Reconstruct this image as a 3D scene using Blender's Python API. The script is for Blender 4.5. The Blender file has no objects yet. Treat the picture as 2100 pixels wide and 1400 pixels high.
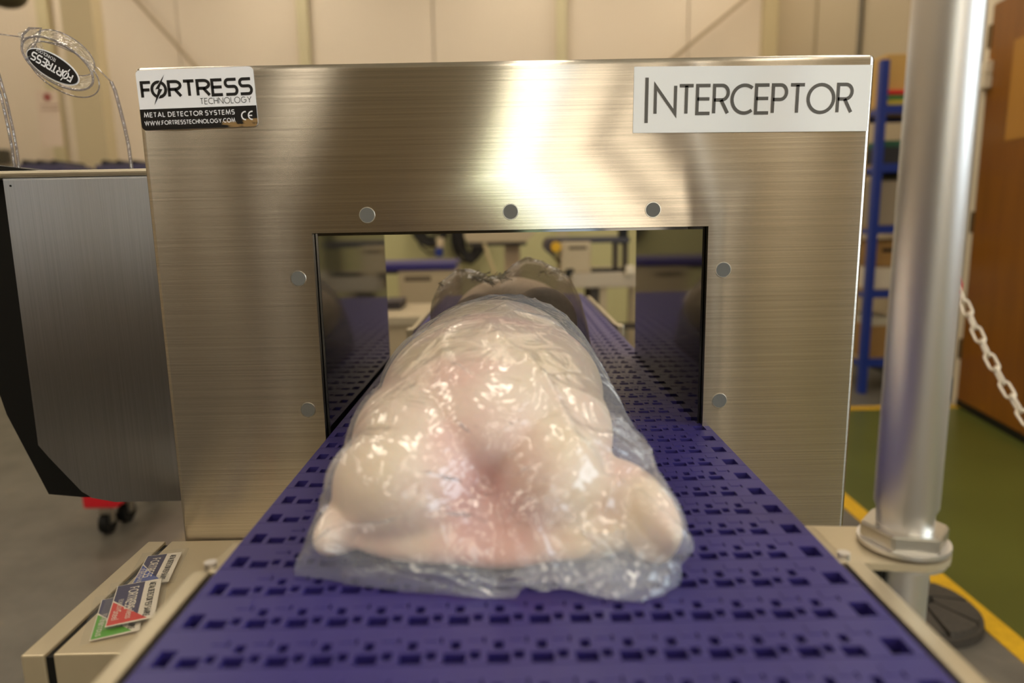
import bpy, bmesh, math, random
from mathutils import Vector, Matrix, noise
random.seed(7)
PI = math.pi
C = bpy.context.scene.collection
sc = bpy.context.scene

# ------------------------------------------------------------------ camera
H = 1.15                      # lens height above the floor
F = 1432.0                    # focal length in pixels of a 2100 px wide frame
PITCH, ROLL = math.radians(10.0), math.radians(-1.05)
cam_d = bpy.data.cameras.new('camera'); cam = bpy.data.objects.new('camera', cam_d); C.objects.link(cam)
cam_d.sensor_width = 36.0; cam_d.lens = F / 2100 * 36.0
CM = Matrix.Translation((0, 0, H)) @ Matrix.Rotation(PI/2 - PITCH, 4, 'X') @ Matrix.Rotation(ROLL, 4, 'Z')
cam.matrix_world = CM
cam_d.clip_start = 0.02
cam_d.dof.use_dof = True; cam_d.dof.focus_distance = 0.73; cam_d.dof.aperture_fstop = 3.2
sc.camera = cam

# ------------------------------------------------------------------ world, exposure
w = bpy.data.worlds.new('world'); sc.world = w; w.use_nodes = True
w.node_tree.nodes['Background'].inputs[0].default_value = (0.75, 0.85, 1, 1)
w.node_tree.nodes['Background'].inputs[1].default_value = 1.0
vs = sc.view_settings
vs.view_transform = 'Standard'; vs.look = 'None'; vs.gamma = 1; vs.use_curve_mapping = False
vs.exposure = 0.0
LAMP_E, WIN_E = 14.5, 5.6

def ray(px, py):
    d = Vector(((px-1050)/F, -(py-700)/F, -1.0))
    return (CM.to_3x3() @ d)
O = Vector((0, 0, H))
def atY(px, py, Y):
    r = ray(px, py); return O + r*(Y/r.y)
def atZ(px, py, Z):
    r = ray(px, py); return O + r*((Z-H)/r.z)
def atX(px, py, X):
    r = ray(px, py); return O + r*(X/r.x)

# ------------------------------------------------------------------ materials
def srgb(r, g, b):
    f = lambda c: (c/255/12.92) if c/255 <= 0.04045 else ((c/255+0.055)/1.055)**2.4
    return (f(r), f(g), f(b), 1)
MATS = {}
def mat(name, col, rough=0.5, metal=0.0, bump=0.0, scale=40, var=0.0, spec=0.5, stretch=(1,1,1), **k):
    if name in MATS: return MATS[name]
    m = bpy.data.materials.new(name); m.use_nodes = True; nt = m.node_tree
    b = nt.nodes['Principled BSDF']; b.inputs['Base Color'].default_value = col
    b.inputs['Roughness'].default_value = rough; b.inputs['Metallic'].default_value = metal
    b.inputs['Specular IOR Level'].default_value = spec
    for kk, v in k.items(): b.inputs[kk.replace('_', ' ')].default_value = v
    if bump or var:
        tc = nt.nodes.new('ShaderNodeTexCoord'); mp = nt.nodes.new('ShaderNodeMapping'); mp.inputs['Scale'].default_value = stretch
        n = nt.nodes.new('ShaderNodeTexNoise'); n.inputs['Scale'].default_value = scale; n.inputs['Detail'].default_value = 4
        nt.links.new(tc.outputs['Object'], mp.inputs[0]); nt.links.new(mp.outputs[0], n.inputs['Vector'])
        if bump:
            bp = nt.nodes.new('ShaderNodeBump'); bp.inputs['Strength'].default_value = bump; bp.inputs['Distance'].default_value = 0.01
            nt.links.new(n.outputs['Fac'], bp.inputs['Height']); nt.links.new(bp.outputs[0], b.inputs['Normal'])
        if var:
            cr = nt.nodes.new('ShaderNodeValToRGB'); cr.color_ramp.elements[0].position = 0.3; cr.color_ramp.elements[1].position = 0.7
            cr.color_ramp.elements[0].color = tuple(c*(1-var) for c in col[:3])+(1,)
            cr.color_ramp.elements[1].color = tuple(min(1, c*(1+var)) for c in col[:3])+(1,)
            nt.links.new(n.outputs['Fac'], cr.inputs[0]); nt.links.new(cr.outputs[0], b.inputs['Base Color'])
    MATS[name] = m; return m

def brushed(name, col, grain, tangent, rough=0.45, aniso=0.9, var=0.05, bmp=.1):
    m = mat(name, col, rough, 1.0); nt = m.node_tree; b = nt.nodes['Principled BSDF']
    b.inputs['Anisotropic'].default_value = aniso
    cx = nt.nodes.new('ShaderNodeCombineXYZ')
    for i in range(3): cx.inputs[i].default_value = tangent[i]
    nt.links.new(cx.outputs[0], b.inputs['Tangent'])
    tc = nt.nodes.new('ShaderNodeTexCoord'); mp = nt.nodes.new('ShaderNodeMapping'); mp.inputs['Scale'].default_value = grain
    n = nt.nodes.new('ShaderNodeTexNoise'); n.inputs['Scale'].default_value = 1; n.inputs['Detail'].default_value = 5; n.inputs['Roughness'].default_value = 0.7
    nt.links.new(tc.outputs['Object'], mp.inputs[0]); nt.links.new(mp.outputs[0], n.inputs['Vector'])
    cr = nt.nodes.new('ShaderNodeValToRGB'); e = cr.color_ramp.elements; e[0].position = 0.35; e[1].position = 0.65
    e[0].color = tuple(c*(1-var) for c in col[:3])+(1,); e[1].color = tuple(min(1, c*(1+var)) for c in col[:3])+(1,)
    nt.links.new(n.outputs['Fac'], cr.inputs[0]); nt.links.new(cr.outputs[0], b.inputs['Base Color'])
    bp = nt.nodes.new('ShaderNodeBump'); bp.inputs['Strength'].default_value = bmp; bp.inputs['Distance'].default_value = 0.001
    nt.links.new(n.outputs['Fac'], bp.inputs['Height']); nt.links.new(bp.outputs[0], b.inputs['Normal'])
    return m

def emis(name, col, s):
    m = bpy.data.materials.new(name); m.use_nodes = True; nt = m.node_tree
    nt.nodes.remove(nt.nodes['Principled BSDF'])
    e = nt.nodes.new('ShaderNodeEmission'); e.inputs[0].default_value = col; e.inputs[1].default_value = s
    nt.links.new(e.outputs[0], nt.nodes['Material Output'].inputs[0]); return m

def film(name, tint, haze_col, haze, gloss_rough, boost, bscale, bstr, transl=0.4):
    """thin plastic film: see-through, a little milky, glossy with small creases"""
    m = bpy.data.materials.new(name); m.use_nodes = True; nt = m.node_tree; N = nt.nodes; L = nt.links
    N.remove(N['Principled BSDF'])
    tr = N.new('ShaderNodeBsdfTransparent'); tr.inputs[0].default_value = tint
    df = N.new('ShaderNodeBsdfDiffuse'); df.inputs[0].default_value = haze_col
    tl = N.new('ShaderNodeBsdfTranslucent'); tl.inputs[0].default_value = haze_col
    mh = N.new('ShaderNodeMixShader'); mh.inputs[0].default_value = transl
    L.new(df.outputs[0], mh.inputs[1]); L.new(tl.outputs[0], mh.inputs[2])
    m1 = N.new('ShaderNodeMixShader'); m1.inputs[0].default_value = haze
    L.new(tr.outputs[0], m1.inputs[1]); L.new(mh.outputs[0], m1.inputs[2])
    gl = N.new('ShaderNodeBsdfGlossy'); gl.inputs['Roughness'].default_value = gloss_rough
    tc = N.new('ShaderNodeTexCoord')
    n = N.new('ShaderNodeTexNoise'); n.inputs['Scale'].default_value = bscale; n.inputs['Detail'].default_value = 2.5; n.inputs['Distortion'].default_value = 1.2
    L.new(tc.outputs['Object'], n.inputs['Vector'])
    bp = N.new('ShaderNodeBump'); bp.inputs['Strength'].default_value = bstr; bp.inputs['Distance'].default_value = 0.01
    L.new(n.outputs['Fac'], bp.inputs['Height']); L.new(bp.outputs[0], gl.inputs['Normal'])
    fr = N.new('ShaderNodeFresnel'); fr.inputs[0].default_value = 1.45; L.new(bp.outputs[0], fr.inputs['Normal'])
    mu = N.new('ShaderNodeMath'); mu.operation = 'MULTIPLY'; mu.inputs[1].default_value = boost; mu.use_clamp = True
    gi = N.new('ShaderNodeNewGeometry'); mi = N.new('ShaderNodeMapRange'); mi.inputs[3].default_value = 1.45; mi.inputs[4].default_value = 1/1.45
    L.new(gi.outputs['Backfacing'], mi.inputs[0]); L.new(mi.outputs[0], fr.inputs[0])
    L.new(fr.outputs[0], mu.inputs[0])
    mn = N.new('ShaderNodeMath'); mn.operation = 'MINIMUM'; mn.inputs[1].default_value = .38; L.new(mu.outputs[0], mn.inputs[0])
    m2 = N.new('ShaderNodeMixShader'); L.new(mn.outputs[0], m2.inputs[0]); L.new(m1.outputs[0], m2.inputs[1]); L.new(gl.outputs[0], m2.inputs[2])
    L.new(m2.outputs[0], N['Material Output'].inputs[0]); return m

STEEL_FACE = brushed('steel_face', srgb(200, 192, 180), (3, 3, 650), (0, 0, 1), 0.25, 1.0, 0.15, .02)
STEEL_VERT = brushed('steel_vertical', srgb(178, 177, 180), (500, 500, 5), (1, 0, 0), 0.36, 1.0, 0.08)
STEEL = mat('steel_plain', srgb(205, 200, 190), 0.32, 1.0, var=0.04, scale=30)
STEEL_SATIN = mat('steel_satin', srgb(205, 195, 175), 0.42, 1.0, var=0.03, scale=20)
TUBE = mat('steel_tube', srgb(228, 224, 220), 0.42, 1.0)
CREAM_STEEL = mat('cream_steel', srgb(205, 190, 160), 0.4, 0.55, var=0.02)
BLACK_GLOSS = mat('black_liner', srgb(22, 22, 20), 0.07, 0.0, spec=0.9)
BLACK = mat('black_plastic', srgb(12, 12, 12), 0.5, spec=.3)
RUBBER = mat('rubber', srgb(62, 56, 48), 0.75, bump=0.2, scale=60, var=0.15)
BLUE_BELT = mat('blue_belt', srgb(45, 36, 106), 0.42, spec=0.6, var=0.06, scale=8)
GREY_PLUG = mat('grey_plug', srgb(108, 108, 104), 0.7, spec=.2)
WHITE_VINYL = mat('white_vinyl', srgb(246, 246, 250), 0.4)
SIGN_WHITE = mat('sign_white', srgb(240, 240, 238), 0.45)
INK = mat('ink_black', srgb(20, 18, 20), 0.4)
INK_GREY = mat('ink_grey', srgb(86, 82, 76), 0.5)
BLUE_PAINT = mat('blue_paint', srgb(24, 52, 135), 0.4)
CARD_BOARD = mat('cardboard', srgb(150, 115, 65), 0.8, var=0.1, scale=6)
WOOD_BOARD = mat('shelf_board', srgb(150, 125, 85), 0.8, var=0.1, scale=6)

# ------------------------------------------------------------------ mesh helpers
def bx(bm, x0, y0, z0, x1, y1, z1, bev=0.0):
    r = bmesh.ops.create_cube(bm, size=1)
    for v in r['verts']:
        v.co = Vector(((x0+x1)/2+v.co.x*(x1-x0), (y0+y1)/2+v.co.y*(y1-y0), (z0+z1)/2+v.co.z*(z1-z0)))
    if bev:
        es = set(e for v in r['verts'] for e in v.link_edges)
        bmesh.ops.bevel(bm, geom=list(es), offset=bev, segments=2, affect='EDGES', profile=0.6)
def tube(bm, pts, r, n=10, cap=True, rfun=None):
    pts = [Vector(p) for p in pts]; rings = []
    up = None
    for i, p in enumerate(pts):
        d = (pts[min(i+1, len(pts)-1)] - pts[max(i-1, 0)]).normalized()
        if up is None:
            up = Vector((0, 0, 1)) if abs(d.z) < 0.9 else Vector((1, 0, 0))
        s = d.cross(up).normalized(); up = s.cross(d).normalized()
        rr = rfun(i/(len(pts)-1)) if rfun else r
        rings.append([bm.verts.new(p + (s*math.cos(2*PI*k/n) + up*math.sin(2*PI*k/n))*rr) for k in range(n)])
    for a, b in zip(rings, rings[1:]):
        for k in range(n): bm.faces.new((a[k], a[(k+1) % n], b[(k+1) % n], b[k]))
    if cap:
        bm.faces.new(rings[0][::-1]); bm.faces.new(rings[-1])
def closed_tube(bm, pts, r, n=8):
    pts = [Vector(p) for p in pts]; m = len(pts); rings = []
    c = sum(pts, Vector())/m
    nrm = (pts[0]-c).cross(pts[m//4]-c).normalized()
    for i, p in enumerate(pts):
        d = (pts[(i+1) % m]-pts[i-1]).normalized(); s = d.cross(nrm).normalized()
        rings.append([bm.verts.new(p+(s*math.cos(2*PI*k/n)+nrm*math.sin(2*PI*k/n))*r) for k in range(n)])
    for i in range(m):
        a, b = rings[i], rings[(i+1) % m]
        for k in range(n): bm.faces.new((a[k], a[(k+1) % n], b[(k+1) % n], b[k]))
def cyl(bm, c, r, h, n=32, axis='Z', r2=None):
    rot = {'Z': Matrix.Identity(4), 'Y': Matrix.Rotation(PI/2, 4, 'X'), 'X': Matrix.Rotation(PI/2, 4, 'Y')}[axis]
    bmesh.ops.create_cone(bm, cap_ends=True, segments=n, radius1=r, radius2=r if r2 is None else r2, depth=h, matrix=Matrix.Translation(c) @ rot)
def prism(bm, poly, off):
    """flat polygon (list of 3D points) given thickness by the vector off"""
    off = Vector(off); a = [bm.verts.new(Vector(p)) for p in poly]; b = [bm.verts.new(Vector(p)+off) for p in poly]; n = len(a)
    bm.faces.new(a); bm.faces.new(b[::-1])
    for i in range(n): bm.faces.new((a[i], b[i], b[(i+1) % n], a[(i+1) % n]))
def obj(name, bm, m, parent=None, smooth=False, fixn=True):
    if fixn: bmesh.ops.recalc_face_normals(bm, faces=bm.faces)
    me = bpy.data.meshes.new(name); bm.to_mesh(me); bm.free()
    for mm in (m if isinstance(m, (list, tuple)) else [m]): me.materials.append(mm)
    if smooth:
        for p in me.polygons: p.use_smooth = True
        if smooth != 'all':
            me.set_sharp_from_angle(angle=math.radians(35))
    o = bpy.data.objects.new(name, me); C.objects.link(o)
    if parent:
        o.parent = parent; o.matrix_parent_inverse = parent.matrix_basis.inverted()
    return o
def part(name, m, parent, fn, smooth=False, label=None):
    bm = bmesh.new(); fn(bm); o = obj(name, bm, m, parent, smooth)
    if label: o['label'] = label
    return o
def boxpart(name, m, parent, x0, y0, z0, x1, y1, z1, bev=0.0, label=None):
    return part(name, m, parent, lambda b: bx(b, min(x0,x1), min(y0,y1), min(z0,z1), max(x0,x1), max(y0,y1), max(z0,z1), bev), False, label)
def thing(name, label, cat, loc, group=None):
    o = bpy.data.objects.new(name, None); C.objects.link(o); o.location = loc; o.empty_display_size = 0.05
    o['label'] = label; o['category'] = cat
    if group: o['group'] = group
    bpy.context.view_layer.update() if False else None
    return o
def tag(o, label, cat, group=None):
    o['label'] = label; o['category'] = cat
    if group: o['group'] = group
    return o
def struct(o): o['kind'] = 'structure'; return o
def pxbox(bm, x0, y0, x1, y1, Y, depth, bev=0.0):
    """box at the real distance Y whose front face spans two sighted corners"""
    a = atY(x0, y0, Y); b = atY(x1, y1, Y)
    bx(bm, min(a.x, b.x), Y, min(a.z, b.z), max(a.x, b.x), Y+depth, max(a.z, b.z), bev)
def dup(root, loc, label=None, group=None):
    r = root.copy(); C.objects.link(r); r.location = loc
    if label: r['label'] = label
    if group: r['group'] = group
    for ch in list(root.children):
        c = ch.copy(); C.objects.link(c); c.parent = r; c.matrix_parent_inverse = ch.matrix_parent_inverse.copy()
        for g in list(ch.children):
            d = g.copy(); C.objects.link(d); d.parent = c; d.matrix_parent_inverse = g.matrix_parent_inverse.copy()
    return r

# ------------------------------------------------------------------ stroke lettering
def arc(cx, cy, rx, ry, a0, a1, n=14):
    return [(cx+rx*math.cos(math.radians(a0+(a1-a0)*i/n)), cy+ry*math.sin(math.radians(a0+(a1-a0)*i/n))) for i in range(n+1)]
bowl = [(0, 0), (0, 1)] + arc(.55, .74, .45, .26, 90, -90) + [(0, .48)]
S_ = [(.97, 1)] + arc(.27, .765, .27, .235, 90, 270) + arc(.73, .265, .27, .265, 90, -90) + [(0, 0)]
GL = {
 'A': (.72, [[(0, 0), (.5, 1), (1, 0)], [(.2, .34), (.8, .34)]]),
 'C': (.72, [arc(.62, .5, .62, .5, 52, 308, 24)]),
 'D': (.66, [[(0, 0), (0, 1)] + arc(.38, .5, .62, .5, 90, -90, 18) + [(0, 0)]]),
 'E': (.46, [[(1, 1), (0, 1), (0, 0), (1, 0)], [(0, .52), (.95, .52)]]),
 'F': (.44, [[(1, 1), (0, 1), (0, 0)], [(0, .5), (.85, .5)]]),
 'G': (.86, [arc(.5, .5, .5, .5, 48, 360, 26), [(1.0, .5), (.55, .5)]]),
 'H': (.6, [[(0, 0), (0, 1)], [(1, 0), (1, 1)], [(0, .53), (1, .53)]]),
 'I': (.01, [[(0.5, 0), (0.5, 1)]]),
 'L': (.4, [[(0, 1), (0, 0), (1, 0)]]),
 'M': (.86, [[(0, 0), (.14, 1), (.5, .12), (.86, 1), (1, 0)]]),
 'N': (.72, [[(0, 0), (0, 1), (1, 0), (1, 1)]]),
 'O': (.92, [arc(.5, .5, .5, .5, 0, 360, 32)]),
 'P': (.48, [bowl]),
 'R': (.5, [bowl, [(.5, .48), (1, 0)]]),
 'S': (.5, [S_]),
 'T': (.5, [[(0, 1), (1, 1)], [(.5, 1), (.5, 0)]]),
 'W': (1.15, [[(0, 1), (.25, 0), (.5, 1), (.75, 0), (1, 1)]]),
 'Y': (.64, [[(0, 1), (.5, .45), (1, 1)], [(.5, .45), (.5, 0)]]),
 '.': (.01, [[(0, -.02), (0, .1)]]),
}
def stroke(bm, pts, t, put):
    """polyline of width t (mitred), mapped to 3D by put(x, y)"""
    n = len(pts); P = [Vector(p) for p in pts]
    closed = (P[0]-P[-1]).length < 1e-6
    Lf, Rt = [], []
    for i in range(n):
        a = P[i]-P[i-1] if i > 0 else (P[0]-P[-2] if closed else None)
        b = P[i+1]-P[i] if i < n-1 else (P[1]-P[0] if closed else None)
        da = (a if a is not None else b).normalized(); db = (b if b is not None else a).normalized()
        na = Vector((-da.y, da.x)); nb = Vector((-db.y, db.x)); m = na+nb
        if m.length < 1e-3: m = na
        m.normalize(); k = 1/max(0.35, m.dot(na))
        Lf.append(P[i]+m*t/2*k); Rt.append(P[i]-m*t/2*k)
    vl = [bm.verts.new(put(p.x, p.y)) for p in Lf]; vr = [bm.verts.new(put(p.x, p.y)) for p in Rt]
    for i in range(n-1): bm.faces.new((vl[i], vl[i+1], vr[i+1], vr[i]))
def write(bm, s, height, t, gap, width, put, skew=0.0):
    """write s in strokes into a box width x height; t and gap are shares of the height"""
    x = 0; items = []
    for ch in s:
        if ch == ' ': x += .35; continue
        gw, st = GL[ch]; items.append((x, gw, st)); x += gw + t + gap
    tot = x - gap; kx = width/tot
    for gx, gw, st in items:
        for pl in st:
            pts = [(((gx + t/2 + p[0]*gw))*kx, (t/2 + p[1]*(1-t))*height) for p in pl]
            stroke(bm, pts, t*height*(0.5+0.5*kx/height), lambda a, b: put(a+skew*b, b))
def plane_put(o, ux, uy, lift):
    ux = Vector(ux).normalized(); uy = Vector(uy).normalized(); n = ux.cross(uy).normalized()
    return lambda a, b: Vector(o)+ux*a+uy*b+n*lift
def rrect(w_, h_, r, n=5):
    pts = []
    for cx, cy, a in ((w_-r, h_-r, 0), (r, h_-r, 90), (r, r, 180), (w_-r, r, 270)):
        pts += [(cx+r*math.cos(math.radians(a+90*i/n)), cy+r*math.sin(math.radians(a+90*i/n))) for i in range(n+1)]
    return pts

# ================================================================== THE ROOM
XR, XL, YB, YF, ZC = 2.70, -6.0, 7.5, -5.5, 4.6
concrete = mat('concrete', srgb(122, 110, 96), 0.45, bump=0.04, scale=1.6, var=0.22)
def _detail_floor(m):
    nt = m.node_tree; b = nt.nodes['Principled BSDF']
    n = nt.nodes.new('ShaderNodeTexNoise'); n.inputs['Scale'].default_value = 3.5; n.inputs['Detail'].default_value = 8; n.inputs['Roughness'].default_value = .7
    tc = nt.nodes.new('ShaderNodeTexCoord'); nt.links.new(tc.outputs['Object'], n.inputs['Vector'])
    cr = nt.nodes.new('ShaderNodeValToRGB'); e = cr.color_ramp.elements
    e[0].position = .33; e[0].color = srgb(78, 74, 66); e[1].position = .62; e[1].color = srgb(104, 99, 90)
    x = e.new(.7); x.color = srgb(132, 118, 92)
    nt.links.new(n.outputs['Fac'], cr.inputs[0]); nt.links.new(cr.outputs[0], b.inputs['Base Color'])
_detail_floor(concrete)
green = mat('green_floor', srgb(84, 88, 36), 0.3, bump=0.03, scale=2.0, var=0.12)
yellow = mat('yellow_line', srgb(205, 160, 20), 0.45, var=0.12, scale=40)
bm = bmesh.new(); bx(bm, XL, YF, -0.1, XR, YB, 0)
floor = struct(obj('floor', bm, concrete))
def slab(b, x0, y0, x1, y1, t=0.002): bx(b, x0, y0, 0, x1, y1, t)
part('green_coating', green, floor, lambda b: slab(b, 1.37, YF, XR-.002, 3.98), label='green painted walkway coating')
part('painted_line', yellow, floor, lambda b: slab(b, 1.30, YF, 1.37, 4.05, .0025), label='yellow line along the walkway')
part('painted_line', yellow, floor, lambda b: slab(b, 1.37, 3.98, XR-.002, 4.05, .0025), label='yellow line across the walkway end')

WALL_UP = mat('wall_cream', srgb(224, 208, 186), 0.6)
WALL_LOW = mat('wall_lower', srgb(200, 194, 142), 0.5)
WALL_SIDE = mat('wall_side', srgb(176, 160, 132), 0.7, bump=0.02, scale=30)
def ribs(m):
    nt = m.node_tree; b = nt.nodes['Principled BSDF']
    tc = nt.nodes.new('ShaderNodeTexCoord'); wv = nt.nodes.new('ShaderNodeTexWave'); wv.bands_direction = 'X'; wv.inputs['Scale'].default_value = 7.0
    nt.links.new(tc.outputs['Object'], wv.inputs['Vector'])
    bp = nt.nodes.new('ShaderNodeBump'); bp.inputs['Strength'].default_value = .35; bp.inputs['Distance'].default_value = .003
    nt.links.new(wv.outputs['Fac'], bp.inputs['Height']); nt.links.new(bp.outputs[0], b.inputs['Normal'])
ribs(WALL_UP)
bm = bmesh.new(); bx(bm, XL, YB+.06, 0, XR, YB+.2, ZC)
wall_b = struct(obj('wall_back', bm, WALL_UP))
# insulated cladding panels, joint by joint
joints = [XL]
x = XL
col1 = atY(626, 50, YB).x; col2 = atY(1150, 50, YB).x
pitch = (col2-col1)/2
k = math.floor((XL-col1)/pitch)
xs = [col1+pitch*i for i in range(k, 30) if XL < col1+pitch*i < XR-.05]
xs = [XL]+xs+[XR-.001]
for a, b_ in zip(xs, xs[1:]):
    boxpart('cladding_panel', WALL_UP, wall_b, a+.006, YB, 1.55, b_-.006, YB+.06, ZC)
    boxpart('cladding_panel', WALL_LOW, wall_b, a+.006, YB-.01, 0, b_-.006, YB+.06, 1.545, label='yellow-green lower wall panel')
bm = bmesh.new(); bx(bm, XR, YF, 0, XR+.15, YB+.2, ZC); wall_r = struct(obj('wall_right', bm, WALL_SIDE))
bm = bmesh.new(); bx(bm, XL-.15, YF, 0, XL, YB+.2, ZC); struct(obj('wall_left', bm, WALL_SIDE))
bm = bmesh.new(); bx(bm, XL, YF-.15, 0, XR+.15, YF, ZC); wall_f = struct(obj('wall_front', bm, mat('wall_front', srgb(140, 120, 82), .7)))
bm = bmesh.new(); bx(bm, XL, YF, ZC, XR, YB+.2, ZC+.1); struct(obj('ceiling', bm, mat('ceiling', srgb(215, 208, 192), .8)))
# columns on the back wall
COLM = mat('column_paint', srgb(200, 188, 150), .5)
for i, cx in enumerate((col1-2*pitch, col1, col2)):
    bm = bmesh.new(); bx(bm, cx-.045, YB-.09, 0, cx+.045, YB-.012, ZC); bx(bm, cx-.055, YB-.10, 0, cx+.055, YB-.085, ZC)
    o = struct(obj('trim_%d' % (i+1), bm, COLM))
# pale column at the left, nearer
a = atY(190, 250, 6.2)
bm = bmesh.new(); bx(bm, a.x-.16, 6.2, 0, a.x+.1, 6.36, ZC); struct(obj('trim_4', bm, mat('column_olive', srgb(200, 182, 145), .6)))
# corner trim
bm = bmesh.new(); bx(bm, XR-.13, YB-.13, 0, XR-.0, YB-.015, ZC); struct(obj('trim_5', bm, mat('corner_trim', srgb(196, 180, 140), .6)))
# bracing rods
ROD = mat('rod_paint', srgb(160, 140, 108), .6)
for (p, q) in (((225, -60), (400, 135)), ((1600, -60), (1395, 108))):
    A = atY(p[0], p[1], YB-.14); B = atY(q[0], q[1], YB-.14); D = (B-A).normalized()
    bm = bmesh.new(); tube(bm, [A-D*(1.2 if p[0] < 1000 else .25), B+D*1.5], .016, 8)
    tag(obj('brace_rod', bm, ROD), 'thin diagonal brace rod at the %s' % ('top left of the cream wall' if p[0] < 1000 else 'top right beside the wall corner'), 'rod')
# conduit down the side wall
A = atX(1766, 20, XR-.02); bm = bmesh.new(); tube(bm, [(XR-.02, A.y, 1.2), (XR-.02, A.y, ZC)], .018, 10)
cd = obj('conduit', bm, mat('conduit_grey', srgb(110, 100, 82), .5)); tag(cd, 'dark vertical conduit on the side wall above the blue shelving', 'conduit')
A = atX(1672, 20, XR-.02); bm = bmesh.new(); tube(bm, [(XR-.01, A.y, 1.2), (XR-.01, A.y, ZC)], .014, 8)
tag(obj('conduit', bm, mat('conduit_pale', srgb(158, 142, 112), .5)), 'pale thin pipe on side wall near the room corner', 'conduit')
# baseboard
hingeP = atZ(1972, 850, 0.0)
bm = bmesh.new(); bx(bm, XR-.018, hingeP.y+.07, 0, XR, YB, .14); struct(obj('baseboard_right', bm, mat('skirting_black', srgb(35, 30, 26), .5)))

# door in the side wall
hy = atX(1975, 850, XR).y
WHITE_PAINT = mat('white_paint', srgb(222, 210, 185), .5)
WOOD = mat('door_oak', srgb(132, 80, 8), .4, var=.12, scale=3, stretch=(6, 6, .6))
door = struct(bpy.data.objects.new('door_1', None)); C.objects.link(door); door.location = (XR, hy, 0)
dh = atX(2045, 12, XR).z
boxpart('door_frame', WHITE_PAINT, door, XR-.045, hy-.01, 0, XR, hy+.055, dh+.06)
boxpart('door_frame', WHITE_PAINT, door, XR-.045, hy-1.0, dh, XR, hy-.011, dh+.06)
boxpart('door_frame', WHITE_PAINT, door, XR-.045, hy-1.055, 0, XR, hy-1.0, dh+.06)
ang = math.radians(-9)
leaf = bpy.data.objects.new('door_leaf', None)
bm = bmesh.new(); bx(bm, -.022, -.985, .045, .022, -.012, dh-.01, .003)
leaf = obj('door_leaf', bm, WOOD); leaf.location = (XR-.03, hy, 0); leaf.rotation_euler.z = ang
leaf.parent = door; leaf.matrix_parent_inverse = Matrix.Translation(door.location).inverted()
def leafpart(name, m, x0, y0, z0, x1, y1, z1, bev=0):
    bm = bmesh.new(); bx(bm, x0, y0, z0, x1, y1, z1, bev); o = obj(name, bm, m); o.parent = leaf; return o
leafpart('kick_strip', BLACK, -.024, -.985, .0, .02, -.012, .045)
leafpart('notice_plate', mat('brass_plate', srgb(176, 124, 45), .5), -.026, -.60, atX(2090, 290, XR).z, -.0225, -.27, dh-.25)
HINGE = mat('hinge_metal', srgb(120, 100, 70), .4, .7)
for py in (90, 455, 720):
    z = atX(2010, py, XR).z
    boxpart('hinge', HINGE, door, XR-.062, hy-.02, z-.06, XR-.046, hy+.012, z+.06, .003)
for py in (140, 168):
    z = atX(2048, py, XR).z
    boxpart('contact_sensor', WHITE_PAINT, door, XR-.10, hy-.06, z-.035, XR-.05, hy+.03, z+.035, .006)

# windows and lamps -- the daylight behind the photographer and in the side wall
SKY = emis('window_daylight', (0.80, 0.92, 1.0, 1), WIN_E)
GREENERY = emis('window_greenery', (0.70, 0.85, 0.45, 1), WIN_E*.75)
BLIND = emis('window_blind_lit', (1.0, 0.86, 0.66, 1), WIN_E*1.0)
FRAME_BR = mat('window_frame_brown', srgb(90, 72, 52), .5)
def window(n, axis, a0, a1, z0, z1, panes, fm=FRAME_BR):
    wdw = struct(bpy.data.objects.new('window_%d' % n, None)); C.objects.link(wdw)
    def B(name, m, p0, p1, za, zb, d0, d1):
        if axis == 'F': boxpart(name, m, wdw, p0, YF+d0, za, p1, YF+d1, zb)
        else: boxpart(name, m, wdw, XR-d1, p0, za, XR-d0, p1, zb)
    for p0, p1, m in panes: B('pane', m, p0, p1, z0, z1, .01, .02)
    B('window_frame', fm, a0-.05, a1+.05, z1, z1+.06, .0, .05); B('window_frame', fm, a0-.05, a1+.05, z0-.06, z0, .0, .05)
    for e in {a0, a1} | {p[0] for p in panes}: B('window_frame', fm, e-.02, e+.02, z0, z1, .0, .05)
window(1, 'F', .12, .86, .9, 3.4, [(.12, .34, GREENERY), (.34, .86, SKY)], mat('window_frame_white', srgb(220, 220, 215), .5))
window(2, 'F', .90, 1.52, .9, 3.4, [(.90, 1.52, BLIND)])
window(3, 'F', 1.76, 2.10, .9, 3.4, [(1.76, 2.10, BLIND)])
window(4, 'R', -1.5, .4, 1.1, 3.2, [(-1.5, -.55, SKY), (-.55, .4, SKY)])
#window(5, 'F', -5.4, -3.4, 1.4, 3.0, [(-5.4, -4.4, SKY), (-4.4, -3.4, SKY)])
bm = bmesh.new(); bx(bm, 1.56, YF+.001, 0, 1.73, YF+.12, ZC); struct(obj('trim_6', bm, mat('pier_brown', srgb(60, 44, 30), .7)))  # unseen dark strip added to split the bright bands in the steel's reflection
d2 = struct(bpy.data.objects.new('door_2', None)); C.objects.link(d2)  # unseen grey panel added so the steel's right side reflects paler
for k_ in range(12): boxpart('slat', mat('shutter_grey', srgb(188, 182, 176), .5), d2, 2.18, YF+.03, .02+k_*.27, 2.66, YF+.06, .28+k_*.27, .006)
for k_ in (2.14, 2.66): boxpart('guide_rail', STEEL, d2, k_, YF+.001, 0, k_+.039, YF+.08, 3.3)
wb = thing('workbench', 'dark wooden workbench behind the camera', 'workbench', (-1.9, -2.9, 0))  # unseen block added so the steel's lower left reflects dark
boxpart('worktop', mat('bench_top', srgb(66, 50, 30), .6), wb, -3.3, -3.0, .90, -.55, -2.3, .95, .004)
boxpart('back_panel', mat('bench_panel', srgb(54, 42, 26), .7), wb, -3.25, -2.36, .10, -.60, -2.33, .899)
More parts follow.
